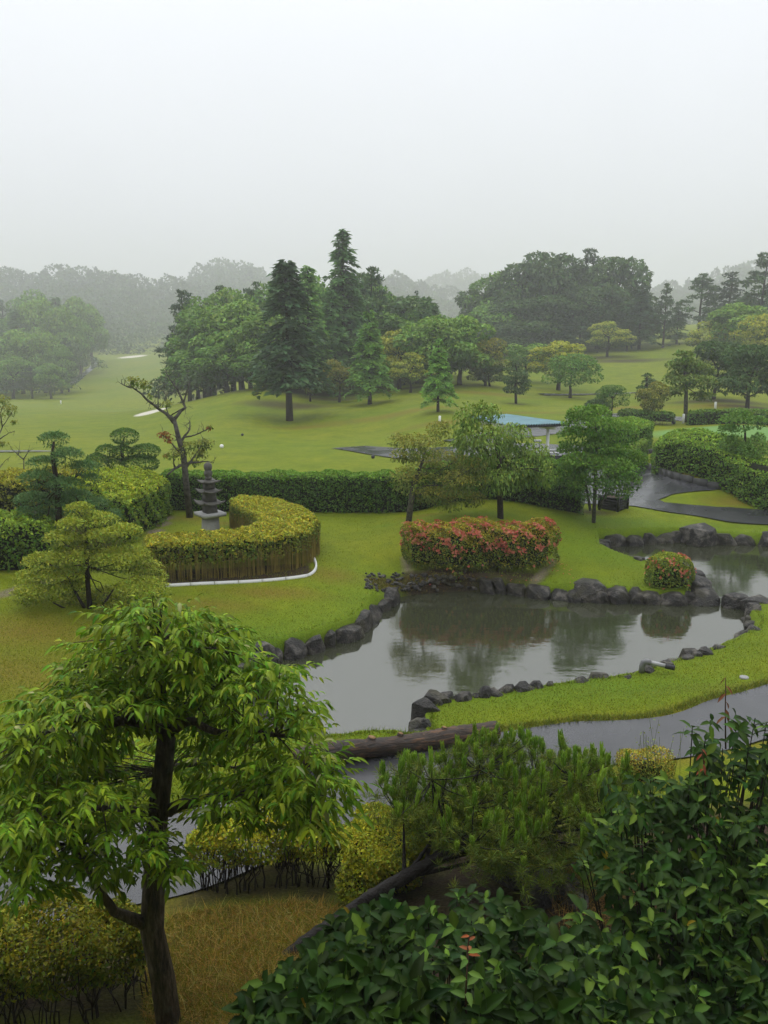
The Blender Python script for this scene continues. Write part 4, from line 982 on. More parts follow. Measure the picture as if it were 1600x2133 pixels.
# ---- azaleas
def ring_poly(px, py, z, rx, ry, n=20, sq=3.0):
    c = atz(px, py, z)[:2]; a = np.arange(n) * 2 * math.pi / n
    cx, sx = np.cos(a), np.sin(a); k = (np.abs(cx) ** sq + np.abs(sx) ** sq) ** (-1 / sq)
    return np.c_[c[0] + cx * k * rx, c[1] + sx * k * ry]
PINK = (.37, .07, .058)
hedge('azalea_hedge', 'long rounded azalea hedge covered in pink red blossom beside the pond', ring_poly(998, 1178, .5, 2.25, .85, sq=2.5), 1.08, (.055, .085, .012), (.17, .15, .016), L=.06, dens=1400, zlo=.14, rnd=.36, level=True, lump=.085, flowers=(1700, PINK, .058), cat='azalea', stems=60, var=.3, hue=.12)
hedge('azalea_bush', 'small round azalea ball with pink blossom on the peninsula tip', ring_poly(1392, 1213, .4, .66, .5, sq=2.2), .88, (.05, .085, .014), (.13, .16, .02), L=.055, dens=1500, zlo=.05, rnd=.4, level=True, lump=.03, flowers=(170, PINK, .05), cat='azalea', var=.3, hue=.12)

# ---- cloud pruned trees and garden trees, built pad by pad
def pad_tree(name, label, Y, trunk, pads, col, top_col, L, n, r=.09, cat='tree', bark='bark', W=.4, droop=.1, dy=.35, mat='leaf', limbs=True, under=.3, depth=.25, extra=None, flat=1.0, var=.22, stems=None):
    b = aty(*trunk[0], Y); gz = h1(b[0], Y); root = empty(name, (b[0], Y, gz), label, cat)
    o = np.array([b[0], Y, gz]); T = np.array([aty(x, y, Y) for x, y in trunk]) - o; T[0, 2] = -.15
    lob = []
    for pd in pads:
        px, py, w, h = pd[:4]; dd = pd[4] if len(pd) > 4 else rng.uniform(-dy, dy)
        c = aty(px, py, Y + dd) - o; m_ = mpp(Y + dd, py)
        lob.append((*c, w * m_ * .54, max(w * m_ * .46, .1), h * m_ * .72 * flat))
    mb = MB(); TT = smooth_line(T, .12) if len(T) > 2 else T
    mb.tube(TT, np.linspace(r, r * .3, len(TT)), 8, bump=.07)
    for st_ in (stems or []):
        q = np.array([aty(x, y, Y + rng.uniform(-.1, .1)) for x, y in st_]) - o; q = smooth_line(q, .12); mb.tube(q, np.linspace(r * .7, r * .2, len(q)), 6, bump=.06)
    if limbs:
        for l_ in lob:
            if rng.random() < .3: continue
            t = np.array(l_[:3]); zt = np.clip(t[2] - .3 * np.linalg.norm(t[:2] - TT[len(TT) // 2, :2]) - .1, TT[1, 2], TT[-1, 2])
            k_ = np.argmin(np.abs(TT[:, 2] - zt)); s_ = TT[k_]; mid = s_ * .5 + t * .5 + np.array([0, 0, -.12 * np.linalg.norm(t - s_)])
            a = np.linspace(0, 1, 5)[:, None]; q = (1 - a) ** 2 * s_ + 2 * a * (1 - a) * mid + a ** 2 * t
            q[1:4] += rng.normal(0, .04 * np.linalg.norm(t - s_), (3, 3)); mb.tube(q, np.linspace(r * .24, r * .09, 5), 5, cap=False)
            for _ in range(4):
                e_ = t + np.array([rng.uniform(-.7, .7) * l_[3], rng.uniform(-.7, .7) * l_[4], rng.uniform(-.2, .5) * l_[5]])
                mb.tube(np.array([q[3], (q[3] + e_) / 2, e_]), [r * .14, r * .1, r * .05], 3, cap=False)
    mb.build('trunk', M[bark], root, smooth=True)
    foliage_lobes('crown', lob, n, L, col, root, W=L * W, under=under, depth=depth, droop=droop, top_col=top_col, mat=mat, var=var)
    return root
pad_tree('pine_tree', 'blue green cloud pruned pine with stacked needle pads at the left', 22.0, [(128,1200),(122,1120),(118,1060),(122,1000),(115,960),(104,938),(112,920)],
    [(112,916,64,24),(140,953,70,30),(90,968,68,26),(177,976,62,24),(76,998,74,26),(135,1013,78,28),(69,1045,76,30),(131,1050,82,34),(162,1036,60,24),(202,1052,52,24),(235,1076,36,26),(64,1066,54,24),(104,1078,64,28),(69,1120,64,42),(170,1075,60,26),(110,1110,60,30),(190,1000,40,20)],
    (.036, .08, .03), (.062, .125, .045), .1, 15000, r=.11, W=.22, flat=1.0)
pad_tree('topiary_tree', 'dark cloud pruned tree with smooth domed pads behind the yellow hedge', 33.5, [(258,985),(256,960),(252,940),(258,915)],
    [(260,909,56,24),(223,940,44,20),(256,943,42,22),(303,940,58,22),(204,963,48,28),(242,966,42,16),(290,966,78,26)], (.028, .066, .014), (.05, .105, .02),   .085, 9000, r=.09, W=.5, depth=.1, under=.5, dy=.2)
pad_tree('azalea_tree', 'feathery yellow green layered shrub tree in front of the pine at the left', 18.2, [(190,1300),(184,1268),(180,1222),(178,1185),(188,1145),(176,1090)],
    [(166,1064,62,26),(190,1088,112,32),(147,1098,64,28),(256,1114,84,34),(128,1126,74,32),(209,1124,84,32),(161,1140,94,32),(95,1172,94,32),(147,1166,104,36),(197,1166,94,36),(256,1166,124,40),(302,1186,74,30),(78,1204,94,30),(128,1202,94,30),(66,1240,84,30),(123,1268,84,30),(180,1249,114,30),(228,1242,94,30),(297,1230,114,40),(237,1262,94,28),(318,1204,64,26),(60,1222,50,22),(150,1225,70,24)],
    (.095, .14, .02), (.21, .27, .032), .07, 22000, r=.07, bark='twig', W=.5, dy=.6, stems=[[(192,1300),(215,1260),(245,1215)],[(188,1300),(150,1275),(110,1255)],[(190,1290),(160,1240),(140,1200)]])
pad_tree('layered_tree', 'multi stemmed tree with tiered green pads beside the black planter', 28.0, [(1238,1064),(1237,1030),(1240,990),(1243,950),(1240,900),(1240,870)],
    [(1240,867,70,34),(1205,872,52,40),(1227,886,112,36),(1297,905,72,36),(1202,912,82,36),(1272,917,72,30),(1240,930,82,26),(1197,942,72,40),(1282,936,62,24),(1285,955,104,32),(1322,967,52,46),(1210,970,92,40),(1265,980,124,44),(1190,990,72,36),(1240,996,104,44),(1290,1005,92,40),(1182,1012,72,36),(1227,1015,104,38),(1297,1024,44,24)],
    (.045, .11, .018), (.085, .17, .026), .1, 17000, r=.075, bark='bark_lichen', W=.5, dy=.7, stems=[[(1230,1064),(1226,1030),(1215,990),(1205,950)],[(1248,1062),(1258,1035),(1275,1005)]])
pad_tree('small_tree', 'small tree with a crooked top standing among low bushes at the right', 33.5, [(1551,1024),(1552,985),(1553,945),(1556,910),(1548,885)],
    [(1535,880,72,30),(1578,880,46,20),(1518,898,44,20),(1545,868,44,20),(1532,940,74,50),(1572,948,70,50),(1552,975,60,40),(1580,915,30,20)], (.045, .10, .022), (.075, .15, .03), .12, 5500, r=.08, W=.4, dy=.5)
pad_tree('open_tree', 'open crowned tree with yellowing leaves, left of two on the mound', 26.3, [(850,1090),(852,1050),(862,1010),(878,970),(890,925)],
    [(870,930,110,40),(835,918,60,24),(900,968,120,50),(858,1000,100,44),(912,905,56,40),(960,1005,110,40),(935,1040,84,40),(985,975,64,40),(890,1030,80,30),(920,890,40,24),(985,1040,60,24),(840,950,60,24),(950,960,50,30)],
    (.075, .11, .022), (.15, .17, .035), .085, 8500, r=.11, bark='bark_lichen', W=.55, dy=.9, depth=.4, under=.5, droop=.4)
pad_tree('drooping_tree', 'drooping green tree with a straight dark trunk, right of two on the mound', 26.6, [(1043,1084),(1043,1040),(1044,1000),(1042,960),(1036,930),(1026,905)],
    [(975,885,64,70),(1018,862,60,36),(1000,925,110,70),(1062,915,100,50),(1048,965,150,60),(1112,955,84,50),(1122,998,80,30),(985,985,80,50),(960,930,50,60),(1040,1005,90,40),(1085,985,80,50),(1000,850,40,24),(1140,985,36,40)],
    (.07, .13, .022), (.12, .19, .035), .11, 9000, r=.11, bark='bark', W=.45, dy=.9, depth=.4, under=.6, droop=.75)
pad_tree('layered_pine', 'small layered pine alone on the lawn behind the shelter', hit(1075, 841)[1], [(1075,842),(1075,825),(1073,800),(1078,775),(1074,760)],
    [(1073,760,26,10),(1068,772,36,10),(1082,782,40,10),(1062,792,32,10),(1094,795,24,9),(1076,803,44,10),(1064,812,32,9),(1096,806,22,9),(1085,815,26,8)], (.026, .055, .022), (.045, .085, .03), .24, 3600, r=.13, W=.35, dy=1.0, under=.4)
pad_tree('topiary_tree', 'small dark tiered topiary tree behind the brownish leaning one', 76, [(1345,842),(1346,820),(1349,795),(1347,785)],
    [(1349,784,22,8),(1352,797,28,9),(1338,810,26,10),(1360,800,14,16),(1335,822,22,9),(1350,825,26,10)], (.028, .06, .024), (.045, .085, .03), .2, 1500, r=.14, W=.4, dy=.6)
pad_tree('open_tree', 'tall open tree with a pale straight trunk beside the cart path', 60, [(1428,882),(1428,850),(1430,810),(1427,780),(1424,745)],
    [(1425,742,44,16),(1412,765,56,22),(1450,770,64,26),(1400,790,40,18),(1440,795,80,20),(1470,800,50,26),(1408,815,50,14),(1462,825,56,12),(1430,760,50,20),(1470,775,40,20)], (.05, .09, .022), (.1, .15, .035), .24, 4800, r=.18, bark='bark_lichen', W=.5, dy=1.2, depth=.4)
pad_tree('clipped_shrub', 'dark clipped shrub left of the small round tree', 64, [(1245,865),(1245,850),(1243,842)], [(1235,846,34,20),(1258,850,30,18),(1245,842,30,16)], (.026, .055, .02), (.04, .08, .025), .16, 1200, r=.1, W=.5, dy=.4)

# ---- lichen covered old tree
Yl = 28.0; lb = aty(396, 1072, Yl); lo_ = np.array([lb[0], Yl, h1(lb[0], Yl)])
lt = empty('old_tree', tuple(lo_), 'old leaning tree with lichen on bare crooked branches behind the pagoda', 'tree')
mb = MB()
def br(pts, r0, r1, dy=0., sides=6, twigs=0, tl=.35):
    q = np.array([aty(x, y, Yl + dy * k / max(1, len(pts) - 1)) for k, (x, y) in enumerate(pts)]) - lo_; q = smooth_line(q, .08); q += rng.normal(0, .008, q.shape)
    mb.tube(q, np.linspace(r0, r1, len(q)), sides, bump=.12)
    for _ in range(twigs):
        k_ = rng.integers(len(q) // 3, len(q)); d = unit(rdir(1)[0] + np.array([0, 0, .7])); p1 = q[k_] + d * tl * .5 + rng.normal(0, .03, 3); p2 = p1 + unit(d + rdir(1)[0] * .6) * tl * .6
        mb.tube(np.array([q[k_], p1, p2]), [r1 * .7 + .004, .006, .003], 4, cap=False)
        mb.tube(np.array([p1, p1 + unit(d + rdir(1)[0] * .8) * tl * .4]), [.006, .003], 3, cap=False)
br([(396,1080),(393,1030),(387,985),(383,950),(373,918),(366,893),(362,872)], .12, .075, sides=8, twigs=6)
br([(362,880),(350,864),(322,846),(302,829),(286,812),(268,806),(254,800)], .068, .016, -.6, twigs=20)
br([(362,876),(370,864),(381,851),(388,851),(381,836),(370,812),(360,798),(352,786),(346,776)], .068, .012, .5, twigs=20)
br([(384,850),(368,857),(356,866)], .03, .02, .2)
br([(383,838),(388,818),(396,800),(390,785)], .035, .01, .4, twigs=6)
br([(374,925),(384,908),(396,896),(396,880)], .06, .015, .3, twigs=6)
br([(384,910),(404,907),(425,898),(436,893)], .035, .012, -.4, twigs=6)
br([(386,966),(366,974),(348,990)], .06, .03, -.3, twigs=4); br([(366,974),(358,960),(363,948)], .03, .012, 0, twigs=4)
br([(390,965),(412,963),(430,960),(445,965)], .04, .012, .3, twigs=6)
br([(380,945),(362,930),(348,912),(335,905)], .04, .012, -.5, twigs=6)
br([(388,975),(405,950),(418,932),(424,915)], .04, .01, .4, twigs=6)
br([(330,850),(328,830),(332,812)], .022, .008, .1, twigs=4); br([(352,866),(345,845),(350,828),(340,815)], .02, .008, .3, twigs=5)
mb.build('trunk', M['bark_lichen'], lt, smooth=True)
def lc(px, py, w, h, dy=0): c = aty(px, py, Yl + dy) - lo_; m_ = mpp(Yl, py); return (*c, w * m_ / 2, w * m_ * .35, h * m_ / 2)
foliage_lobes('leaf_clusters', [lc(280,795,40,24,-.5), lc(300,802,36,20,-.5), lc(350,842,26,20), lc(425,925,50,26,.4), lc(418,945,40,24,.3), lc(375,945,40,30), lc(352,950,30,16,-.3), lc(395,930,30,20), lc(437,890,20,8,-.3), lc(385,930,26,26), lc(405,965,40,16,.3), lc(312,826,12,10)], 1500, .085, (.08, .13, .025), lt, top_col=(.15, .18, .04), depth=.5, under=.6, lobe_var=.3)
orc = foliage_lobes('orange_leaf_clusters', [lc(342,906,30,16,-.4), lc(352,915,26,14,-.4), lc(436,893,14,10,-.3), lc(345,950,14,8,-.3)], 260, .075, (.2, .08, .03), lt, depth=.5, under=.6); tag(orc, kind='stuff')
# left edge: bare twiggy trees
for nm, lab, pts, cl in (('bare_sapling', 'bare leafless sapling on the lawn at the left', [[(48,992),(49,962),(50,955)],[(50,958),(38,948),(20,930)],[(50,956),(56,946),(62,938)],[(38,948),(40,938)]], []),
        ('open_tree', 'thin leaved tree reaching in from the left edge', [[(-60,1000),(-30,960),(-8,920),(5,890),(18,868),(30,852)],[(-8,920),(12,905),(30,898)],[(5,890),(-2,865),(8,845)],[(-50,990),(-10,985),(10,960),(22,950)]], [(20,855,40,26),(2,835,40,30),(30,880,20,12),(-10,870,40,40),(5,925,30,14)])):
    Yk = 34.; b0 = aty(*pts[0][0], Yk); o0 = np.array([b0[0], Yk, h1(b0[0], Yk)]); rt = empty(nm, tuple(o0), lab, 'tree'); mb = MB()
    for i, L_ in enumerate(pts):
        q = np.array([aty(x, y, Yk) for x, y in L_]) - o0
        if i == 0: q[0, 2] = -.1
        q = smooth_line(q, .1); q += rng.normal(0, .01, q.shape); mb.tube(q, np.linspace(.06 if i == 0 else .03, .008, len(q)), 5, bump=.1)
        for _ in range(5):
            k_ = rng.integers(len(q) // 2, len(q)); mb.tube(np.array([q[k_], q[k_] + rdir(1)[0] * .3 + np.array([0, 0, .1])]), [.01, .004], 3, cap=False)
    mb.build('trunk', M['bark_lichen'], rt, smooth=True)
    if cl:
        lob = []
        for px, py, w, h in cl: c = aty(px, py, Yk) - o0; m_ = mpp(Yk, py); lob.append((*c, w * m_ / 2, w * m_ * .4, h * m_ / 2))
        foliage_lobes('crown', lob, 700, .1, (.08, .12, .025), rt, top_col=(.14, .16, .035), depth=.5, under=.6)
# ================================================================= built things in the garden
from mathutils import Matrix
# ---- shelter with a corrugated teal roof
M['teal'] = plain('wet_teal_sheet', (.09, .25, .29), .3, .3, 1.5, 0, .6)
M['dark_metal'] = plain('dark_metal', (.03, .03, .035), .5, .3, 6, 0, .5)
RC = [aty(1062, 886, 36.0), aty(1189, 881, 37.2), aty(1056, 863, 42.0), aty(975, 868, 40.6)]   # near left, near right, far right, far left
sh_c = sum(RC) / 4; sg = h1(sh_c[0], sh_c[1]); sh0 = np.array([sh_c[0], sh_c[1], sg])
sh = empty('shelter', tuple(sh0), 'open shelter with a thin teal corrugated roof on white posts', 'shelter')
rc = [p - sh0 for p in RC]
nu, nv = 96, 7
uu, vv = np.linspace(0, 1, nu), np.linspace(0, 1, nv)
Pm_ = ((1 - uu)[:, None, None] * ((1 - vv)[None, :, None] * rc[0] + vv[None, :, None] * rc[3]) + uu[:, None, None] * ((1 - vv)[None, :, None] * rc[1] + vv[None, :, None] * rc[2]))
Pm_[..., 2] += (.03 * np.sin(np.arange(nu) * math.pi / 2))[:, None]
V = np.r_[Pm_.reshape(-1, 3), Pm_.reshape(-1, 3) - np.array([0, 0, .025])]
i = np.arange(nu - 1)[:, None] * nv; j = np.arange(nv - 1)[None]
q1 = np.stack([i + j, i + nv + j, i + nv + j + 1, i + j + 1], -1).reshape(-1, 4)
mesh_np('corrugated_roof', V, [q1, q1[:, ::-1] + nu * nv], M['teal'], sh, smooth=True)
def lerp2(u, v): return (1 - u) * ((1 - v) * rc[0] + v * rc[3]) + u * ((1 - v) * rc[1] + v * rc[2])
def beam(name, a, b, w, h, mat):
    a, b = np.asarray(a), np.asarray(b); d = b - a; L = np.linalg.norm(d[:2]); rz = math.atan2(d[1], d[0])
    o = MB().box((0, 0, 0), (L, w, h)).build(name, M[mat], sh); o.location = (a + b) / 2; o.rotation_euler = (0, -math.atan2(d[2], L), rz); return o
dn = lambda z: np.array([0, 0, -z])
beam('eave_board', lerp2(.0, .01) + dn(.09), lerp2(1, .01) + dn(.09), .04, .1, 'dark_metal')
for u in (.2, .78):
    beam('beam', lerp2(u, .03) + dn(.2), lerp2(u, .97) + dn(.2), .16, .2, 'white')
    for v in (.14, .86):
        p = lerp2(u, v) + dn(.3); zb = h1(*(p + sh0)[:2]) - sg
        MB().tube(np.array([(p[0], p[1], zb - .1), (p[0], p[1], p[2] + .02)]), .075, 10).build('post', M['white'], sh, smooth=True)
        MB().box((p[0], p[1], p[2] + .0), (.2, .2, .03)).build('bracket', M['white'], sh)
for v in (.25, .5, .75): beam('purlin', lerp2(.02, v) + dn(.07), lerp2(.98, v) + dn(.07), .06, .06, 'dark_metal')
# low dark wall, sign and painted bay lines behind the shelter
bw = aty(1128, 938, 41.); bz = h1(bw[0], bw[1])
lw = empty('low_wall', (bw[0], bw[1], bz), 'low dark retaining wall seen under the shelter roof', 'wall')
for k_ in range(5):
    MB().box((-1.35 + k_ * .68, 0, .16), (.66, .2, .5)).build('wall_block', M['wood_black'], lw)
sp = aty(1119, 918, 44.); sz = h1(sp[0], sp[1])
sgn_ = empty('sign', (sp[0], sp[1], sz), 'small white sign board with a line of dark lettering on the grass', 'sign')
zs = sp[2] - sz
MB().box((0, 0, zs), (.46, .03, .115)).build('board', M['white'], sgn_)
MB().box((-.15, .03, zs / 2), (.03, .03, zs)).build('leg', M['dark_metal'], sgn_); MB().box((.15, .03, zs / 2), (.03, .03, zs)).build('leg', M['dark_metal'], sgn_)
tm = MB()
for k_, w_ in enumerate([.04, .03, .035, .05, .03, .02, .045, .03]): tm.box((-.16 + k_ * .045, -.017, zs + rng.uniform(-.006, .006)), (w_ * .8, .004, .045))
tag(tm.build('lettering', M['dark_metal'], sgn_), kind='stuff')
for px, py, ln in ((1140, 940, 2.2), (1150, 946, 2.4), (1140, 951, 2.6)):
    p = hit(px, py); l_ = MB().box((0, 0, 0), (ln, .1, .012)).build('bay_line', M['white']); l_.location = (p[0], p[1], p[2] + .055); tag(l_, kind='structure')

# ---- black timber planter box
pc = hit(1285, 1066); w_p = .78
pl_ = empty('planter_box', (pc[0], pc[1] + .52, h1(pc[0], pc[1] + .52)), 'black timber planter box standing beside the layered tree', 'planter', rz=R(47))
for sx in (-1, 1):
    for sy in (-1, 1): MB().box((sx * w_p / 2, sy * w_p / 2, .24), (.085, .085, .6)).build('corner_post', M['wood_black'], pl_)
for k_ in range(5):
    for rz_, dx, dy_ in ((0, 0, -1), (0, 0, 1), (math.pi / 2, -1, 0), (math.pi / 2, 1, 0)):
        MB().box((dx * w_p / 2, dy_ * w_p / 2, .05 + k_ * .1), (w_p - .09, .05, .088), rz_).build('board', M['wood_black'], pl_)
MB().box((0, 0, .19), (w_p - .06, w_p - .06, .5)).build('soil', M['soil'], pl_)

# ---- retaining kerb along the service yard
kw = smooth_line(np.c_[gl([(1342,974),(1370,985),(1400,998),(1440,1008),(1480,1016),(1505,1021)]), np.zeros(6)], .55)
rw = empty('retaining_wall', (kw[0, 0], kw[0, 1], h1(*kw[0, :2])), 'low dark block wall along the grassy slope by the wet yard', 'wall'); M['dark_block'] = plain('dark_wet_block', (.035, .035, .033), .5, .4, 5, .01, .4)
for a, b in zip(kw[:-1], kw[1:]):
    d = b - a; m_ = (a + b) / 2; z = h1(m_[0], m_[1]); o = MB().box((0, 0, .06), (np.linalg.norm(d[:2]) - .015, .14, .42 + rng.normal(0, .01))).build('wall_block', M['dark_block'], rw)
    o.location = np.array([m_[0], m_[1], z]) - np.array(rw.location); o.rotation_euler[2] = math.atan2(d[1], d[0])
# ---- markers and small things on the course
def marker(label, px, py, top, w, name='marker_post'):
    p = hit(px, py); hgt = aty(px, top, p[1])[2] - p[2]; r_ = w * mpp(p[1]) / 2
    o = MB().tube(np.array([(0, 0, -.1), (0, 0, hgt * .97), (0, 0, hgt)]), [r_, r_, r_ * .6], 8).build(name, M['white']); o.location = p; return tag(o, label, 'post')
marker('white marker post above the drooping tree on the lawn', 916, 884, 866, 5); marker('white marker post just right of the shelter roof', 1181, 882, 866, 5)
marker('white marker post in front of the small mound at the right', 1490, 852, 837, 5); marker('white post at the foot of the tall open tree', 1423, 882, 862, 5)
marker('tiny white stake on the far fairway at the left', 127, 842, 834, 3); marker('short white lamp post before the distant hedge', 1508, 878, 872, 5); marker('white stake between the layered tree and the hedge cube', 1301, 950, 932, 4)
def ball(label, px, py, r_, mat):
    p = hit(px, py); m_ = MB(); t = np.linspace(0, math.pi, 8); m_.tube(np.c_[np.zeros(8), np.zeros(8), -np.cos(t) * r_ + r_ * .9], np.sin(t) * r_ + .002, 10); m_.box((0, 0, -.03), (.05, .05, .1))
    o = m_.build('tee_marker', M[mat], smooth=True); o.location = p; return tag(o, label, 'tee marker')
ball('white round tee marker on the grass right of the old tree', 462, 934, .13, 'white'); ball('dark round tee marker on the grass by the wet yard', 777, 955, .11, 'dark_metal'); ball('small dark marker on the slope of the mound', 505, 908, .1, 'dark_metal'); ball('small black marker beside the distant cart path', 1403, 884, .16, 'dark_metal')
dc = hit(1550, 1414); o = MB().tube(np.array([(0, 0, -.02), (0, 0, .025), (0, 0, .03)]), [.09, .09, .07], 14).build('ground_drain', M['pagoda_light']); o.location = dc; tag(o, 'small pale round drain lid set in the near lawn strip', 'drain lid')
sw = hit(1357, 943); o = inst('boulder', ROCK[2], None, tuple(sw), (0, 0, .4), (.42, .3, .2)); tag(o, 'pale stones at the foot of the large clipped hedge', 'boulder')

# ---- drain pipe on the near bank
M['pvc'] = plain('grey_plastic_pipe', (.2, .2, .2), .4, .15, 8, 0, .4); M['pvc_light'] = plain('pale_plastic_pipe', (.45, .45, .45), .4, .1, 8, 0, .4)
p0, p1 = atz(1390, 1388, .50), atz(1346, 1378, .56); pp = empty('drain_pipe', tuple(p0), 'grey plastic pipe with an elbow pouring into the pond', 'pipe')
d = p1 - p0; o0 = p0
MB().tube(np.array([d * -.35, d * .1]), .055, 10).build('rear_coupling', M['dark_metal'], pp, smooth=False); MB().tube(np.array([d * 0, d * .95]), .045, 12).build('pipe', M['pvc_light'], pp)
MB().tube(np.array([d * .78, d * 1.0, d * 1.12 + np.array([0, 0, -.03]), d * 1.17 + np.array([0, 0, -.12]), d * 1.17 + np.array([0, 0, -.26])]), .062, 12).build('elbow', M['pvc'], pp, smooth=False)

# ---- fallen log
def bark_log():
    m, n, l, b = new_mat('log_bark'); tc = n.new('ShaderNodeTexCoord'); mp = n.new('ShaderNodeMapping'); mp.inputs['Scale'].default_value = (1.2, 9, 9); l.new(tc.outputs['Object'], mp.inputs['Vector'])
    n1 = noise(n, l, 3, 5, mp.outputs['Vector']); n2 = noise(n, l, 2.2, 4, tc.outputs['Object'])
    c = ramp(n, l, n1.outputs['Fac'], [(.35, (.018, .012, .009)), (.52, (.06, .035, .02)), (.68, (.2, .095, .04))]).outputs['Color']
    c = mixc(n, l, ramp(n, l, n2.outputs['Fac'], [(.45, (0, 0, 0)), (.65, (.75, .75, .75))]).outputs['Color'], c, (.03, .022, .018))
    l.new(c, b.inputs['Base Color']); b.inputs['Roughness'].default_value = .6; bumpn(n, l, n1.outputs['Fac'], 1, .03, b); return m
M['log'] = bark_log()
a, b = atz(615, 1580, .52), atz(1036, 1516, .55); a[2] = h1(a[0], a[1]) + .17; b[2] = h1(b[0], b[1]) + .17; b[2] = max(b[2], .5); a[2] = max(a[2], .5)
lg = empty('log', tuple(a), 'long fallen log with peeling bark lying between pond and path', 'log'); dv = b - a; Ln = np.linalg.norm(dv)
t = np.linspace(0, 1, 70); mb = MB(); mb.tube(np.c_[t * Ln, .02 * np.sin(t * 9), .015 * np.sin(t * 7)], .165 + .012 * np.sin(t * 11) + rng.normal(0, .004, 70), 22, bump=.035)
body = mb.build('bark', M['log'], lg, smooth=True)
rot = Vector(tuple(dv)).to_track_quat('X', 'Z').to_euler(); body.rotation_euler = rot
M['cut'] = plain('cut_wood', (.28, .17, .08), .7, .3, 14, 0, .2)
for f, s_ in ((.36, .07), (.5, .05), (.72, .045)):
    o = MB().tube(np.array([(f * Ln, .02, .1), (f * Ln + .02, .02, .19)]), [s_ * 1.2, s_], 10).build('knot_stub', M['log'], lg); o.rotation_euler = rot
    o = MB().tube(np.array([(f * Ln + .02, .02, .19), (f * Ln + .021, .02, .194)]), [s_ * .9, s_ * .88], 10).build('cut_face', M['cut'], lg); o.rotation_euler = rot
o = MB().tube(np.array([(Ln, 0, 0), (Ln + .006, 0, 0)]), [.145, .14], 18).build('cut_end', M['cut'], lg); o.rotation_euler = rot

# ================================================================= foreground planting
def leaf_protos(cols, droop=.3, fold=.2, wet=True, k=12):
    out = []
    for i in range(k):
        V, Fc = leaf_fine(np.zeros((1, 3)), np.array([[0, 1., 0]]), np.array([[0, 0, 1.]]), 1.0, 1.0, 0, fold)
        V[:, 2] -= droop * rng.uniform(.6, 1.5) * V[:, 1] ** 2; V[:, 0] += .12 * rng.normal() * V[:, 1] ** 2
        o = mesh_np('leaf', V, Fc, M['leaf_wet'], None, np.repeat(tints(1, cols[i % len(cols)], .18, .08), len(V), 0) * RIB[:, None], smooth=True); out.append(o.data); bpy.data.objects.remove(o)
    return out
def split_leaves(parent, P, D, N, L, W, protos, col, top=300, dr=.3, rest_name='leaf_mass', origin=None, tint=None, name='leaf', fold=.2, score=None):
    """the leaves nearest the eye as single parts, the rest as one mesh"""
    o = np.array(parent.location); n = len(P)
    # leaves of the outer shell facing the eye
    eye = np.array([0, 0, CAM_H]); 
    sc = -np.linalg.norm(P - eye, axis=1) + rng.normal(0, .12, n) if score is None else score
    vis = ((ct * P[:, 1] - st * (P[:, 2] - CAM_H)) > .1); u = P[:, 0] / (ct * P[:, 1] - st * (P[:, 2] - CAM_H)); v = (st * P[:, 1] + ct * (P[:, 2] - CAM_H)) / (ct * P[:, 1] - st * (P[:, 2] - CAM_H))
    sc = np.where(vis & (np.abs(u) < .48) & (np.abs(v) < .64), sc, -1e9)
    idx = np.argsort(-sc)[:top]; mask = np.zeros(n, bool); mask[idx] = True
    D = unit(D); Sd = unit(np.cross(D, N)); Nn = np.cross(Sd, D); L = np.broadcast_to(L, (n,)); W = np.broadcast_to(W, (n,))
    for i in idx:
        ob = bpy.data.objects.new(name, protos[rng.integers(len(protos))]); COL.objects.link(ob); ob.parent = parent
        A = Sd[i] * W[i]; B = D[i] * L[i]; C = Nn[i] * L[i] ; T = P[i] - o
        ob.matrix_local = Matrix(((A[0], B[0], C[0], T[0]), (A[1], B[1], C[1], T[1]), (A[2], B[2], C[2], T[2]), (0, 0, 0, 1)))
    k_ = ~mask
    r_ = leaf_obj(rest_name, P[k_] - o, D[k_], N[k_], L[k_], W[k_], col, 'leaf_wet', parent, var=.22, fine=True, droop=dr, fold=fold, tint=None if tint is None else tint[k_])
    tag(r_, kind='stuff'); return r_
def rosettes(tips, dirs, per, L, W, spread=.9, lift=.3, down=0., jit=.25, along=.1):
    """whorls of leaves round shoot tips"""
    P, D, N, LL, WW = [], [], [], [], []
    for t, d in zip(tips, dirs):
        d = unit(d); a0 = rng.uniform(0, 6.28); x = unit(np.cross(d, [.3, .5, .81])); y = np.cross(d, x); n = rng.integers(per[0], per[1])
        s = rng.uniform(.75, 1.2)
        for i in range(n):
            a = a0 + i * 2.4 + rng.normal(0, jit); rad = math.cos(a) * x + math.sin(a) * y
            f = i / n
            dd = unit(rad * spread * (1 - .35 * f) + d * (lift + .5 * f) + np.array([0, 0, -down]) + rng.normal(0, .12, 3))
            P.append(t - d * along * (1 - f)); D.append(dd); N.append(unit(d + rad * -.2 + np.array([0, 0, .5]))); k_ = s * rng.uniform(.7, 1.15); LL.append(L * k_); WW.append(W * k_)
    return np.array(P), np.array(D), np.array(N), np.array(LL), np.array(WW)

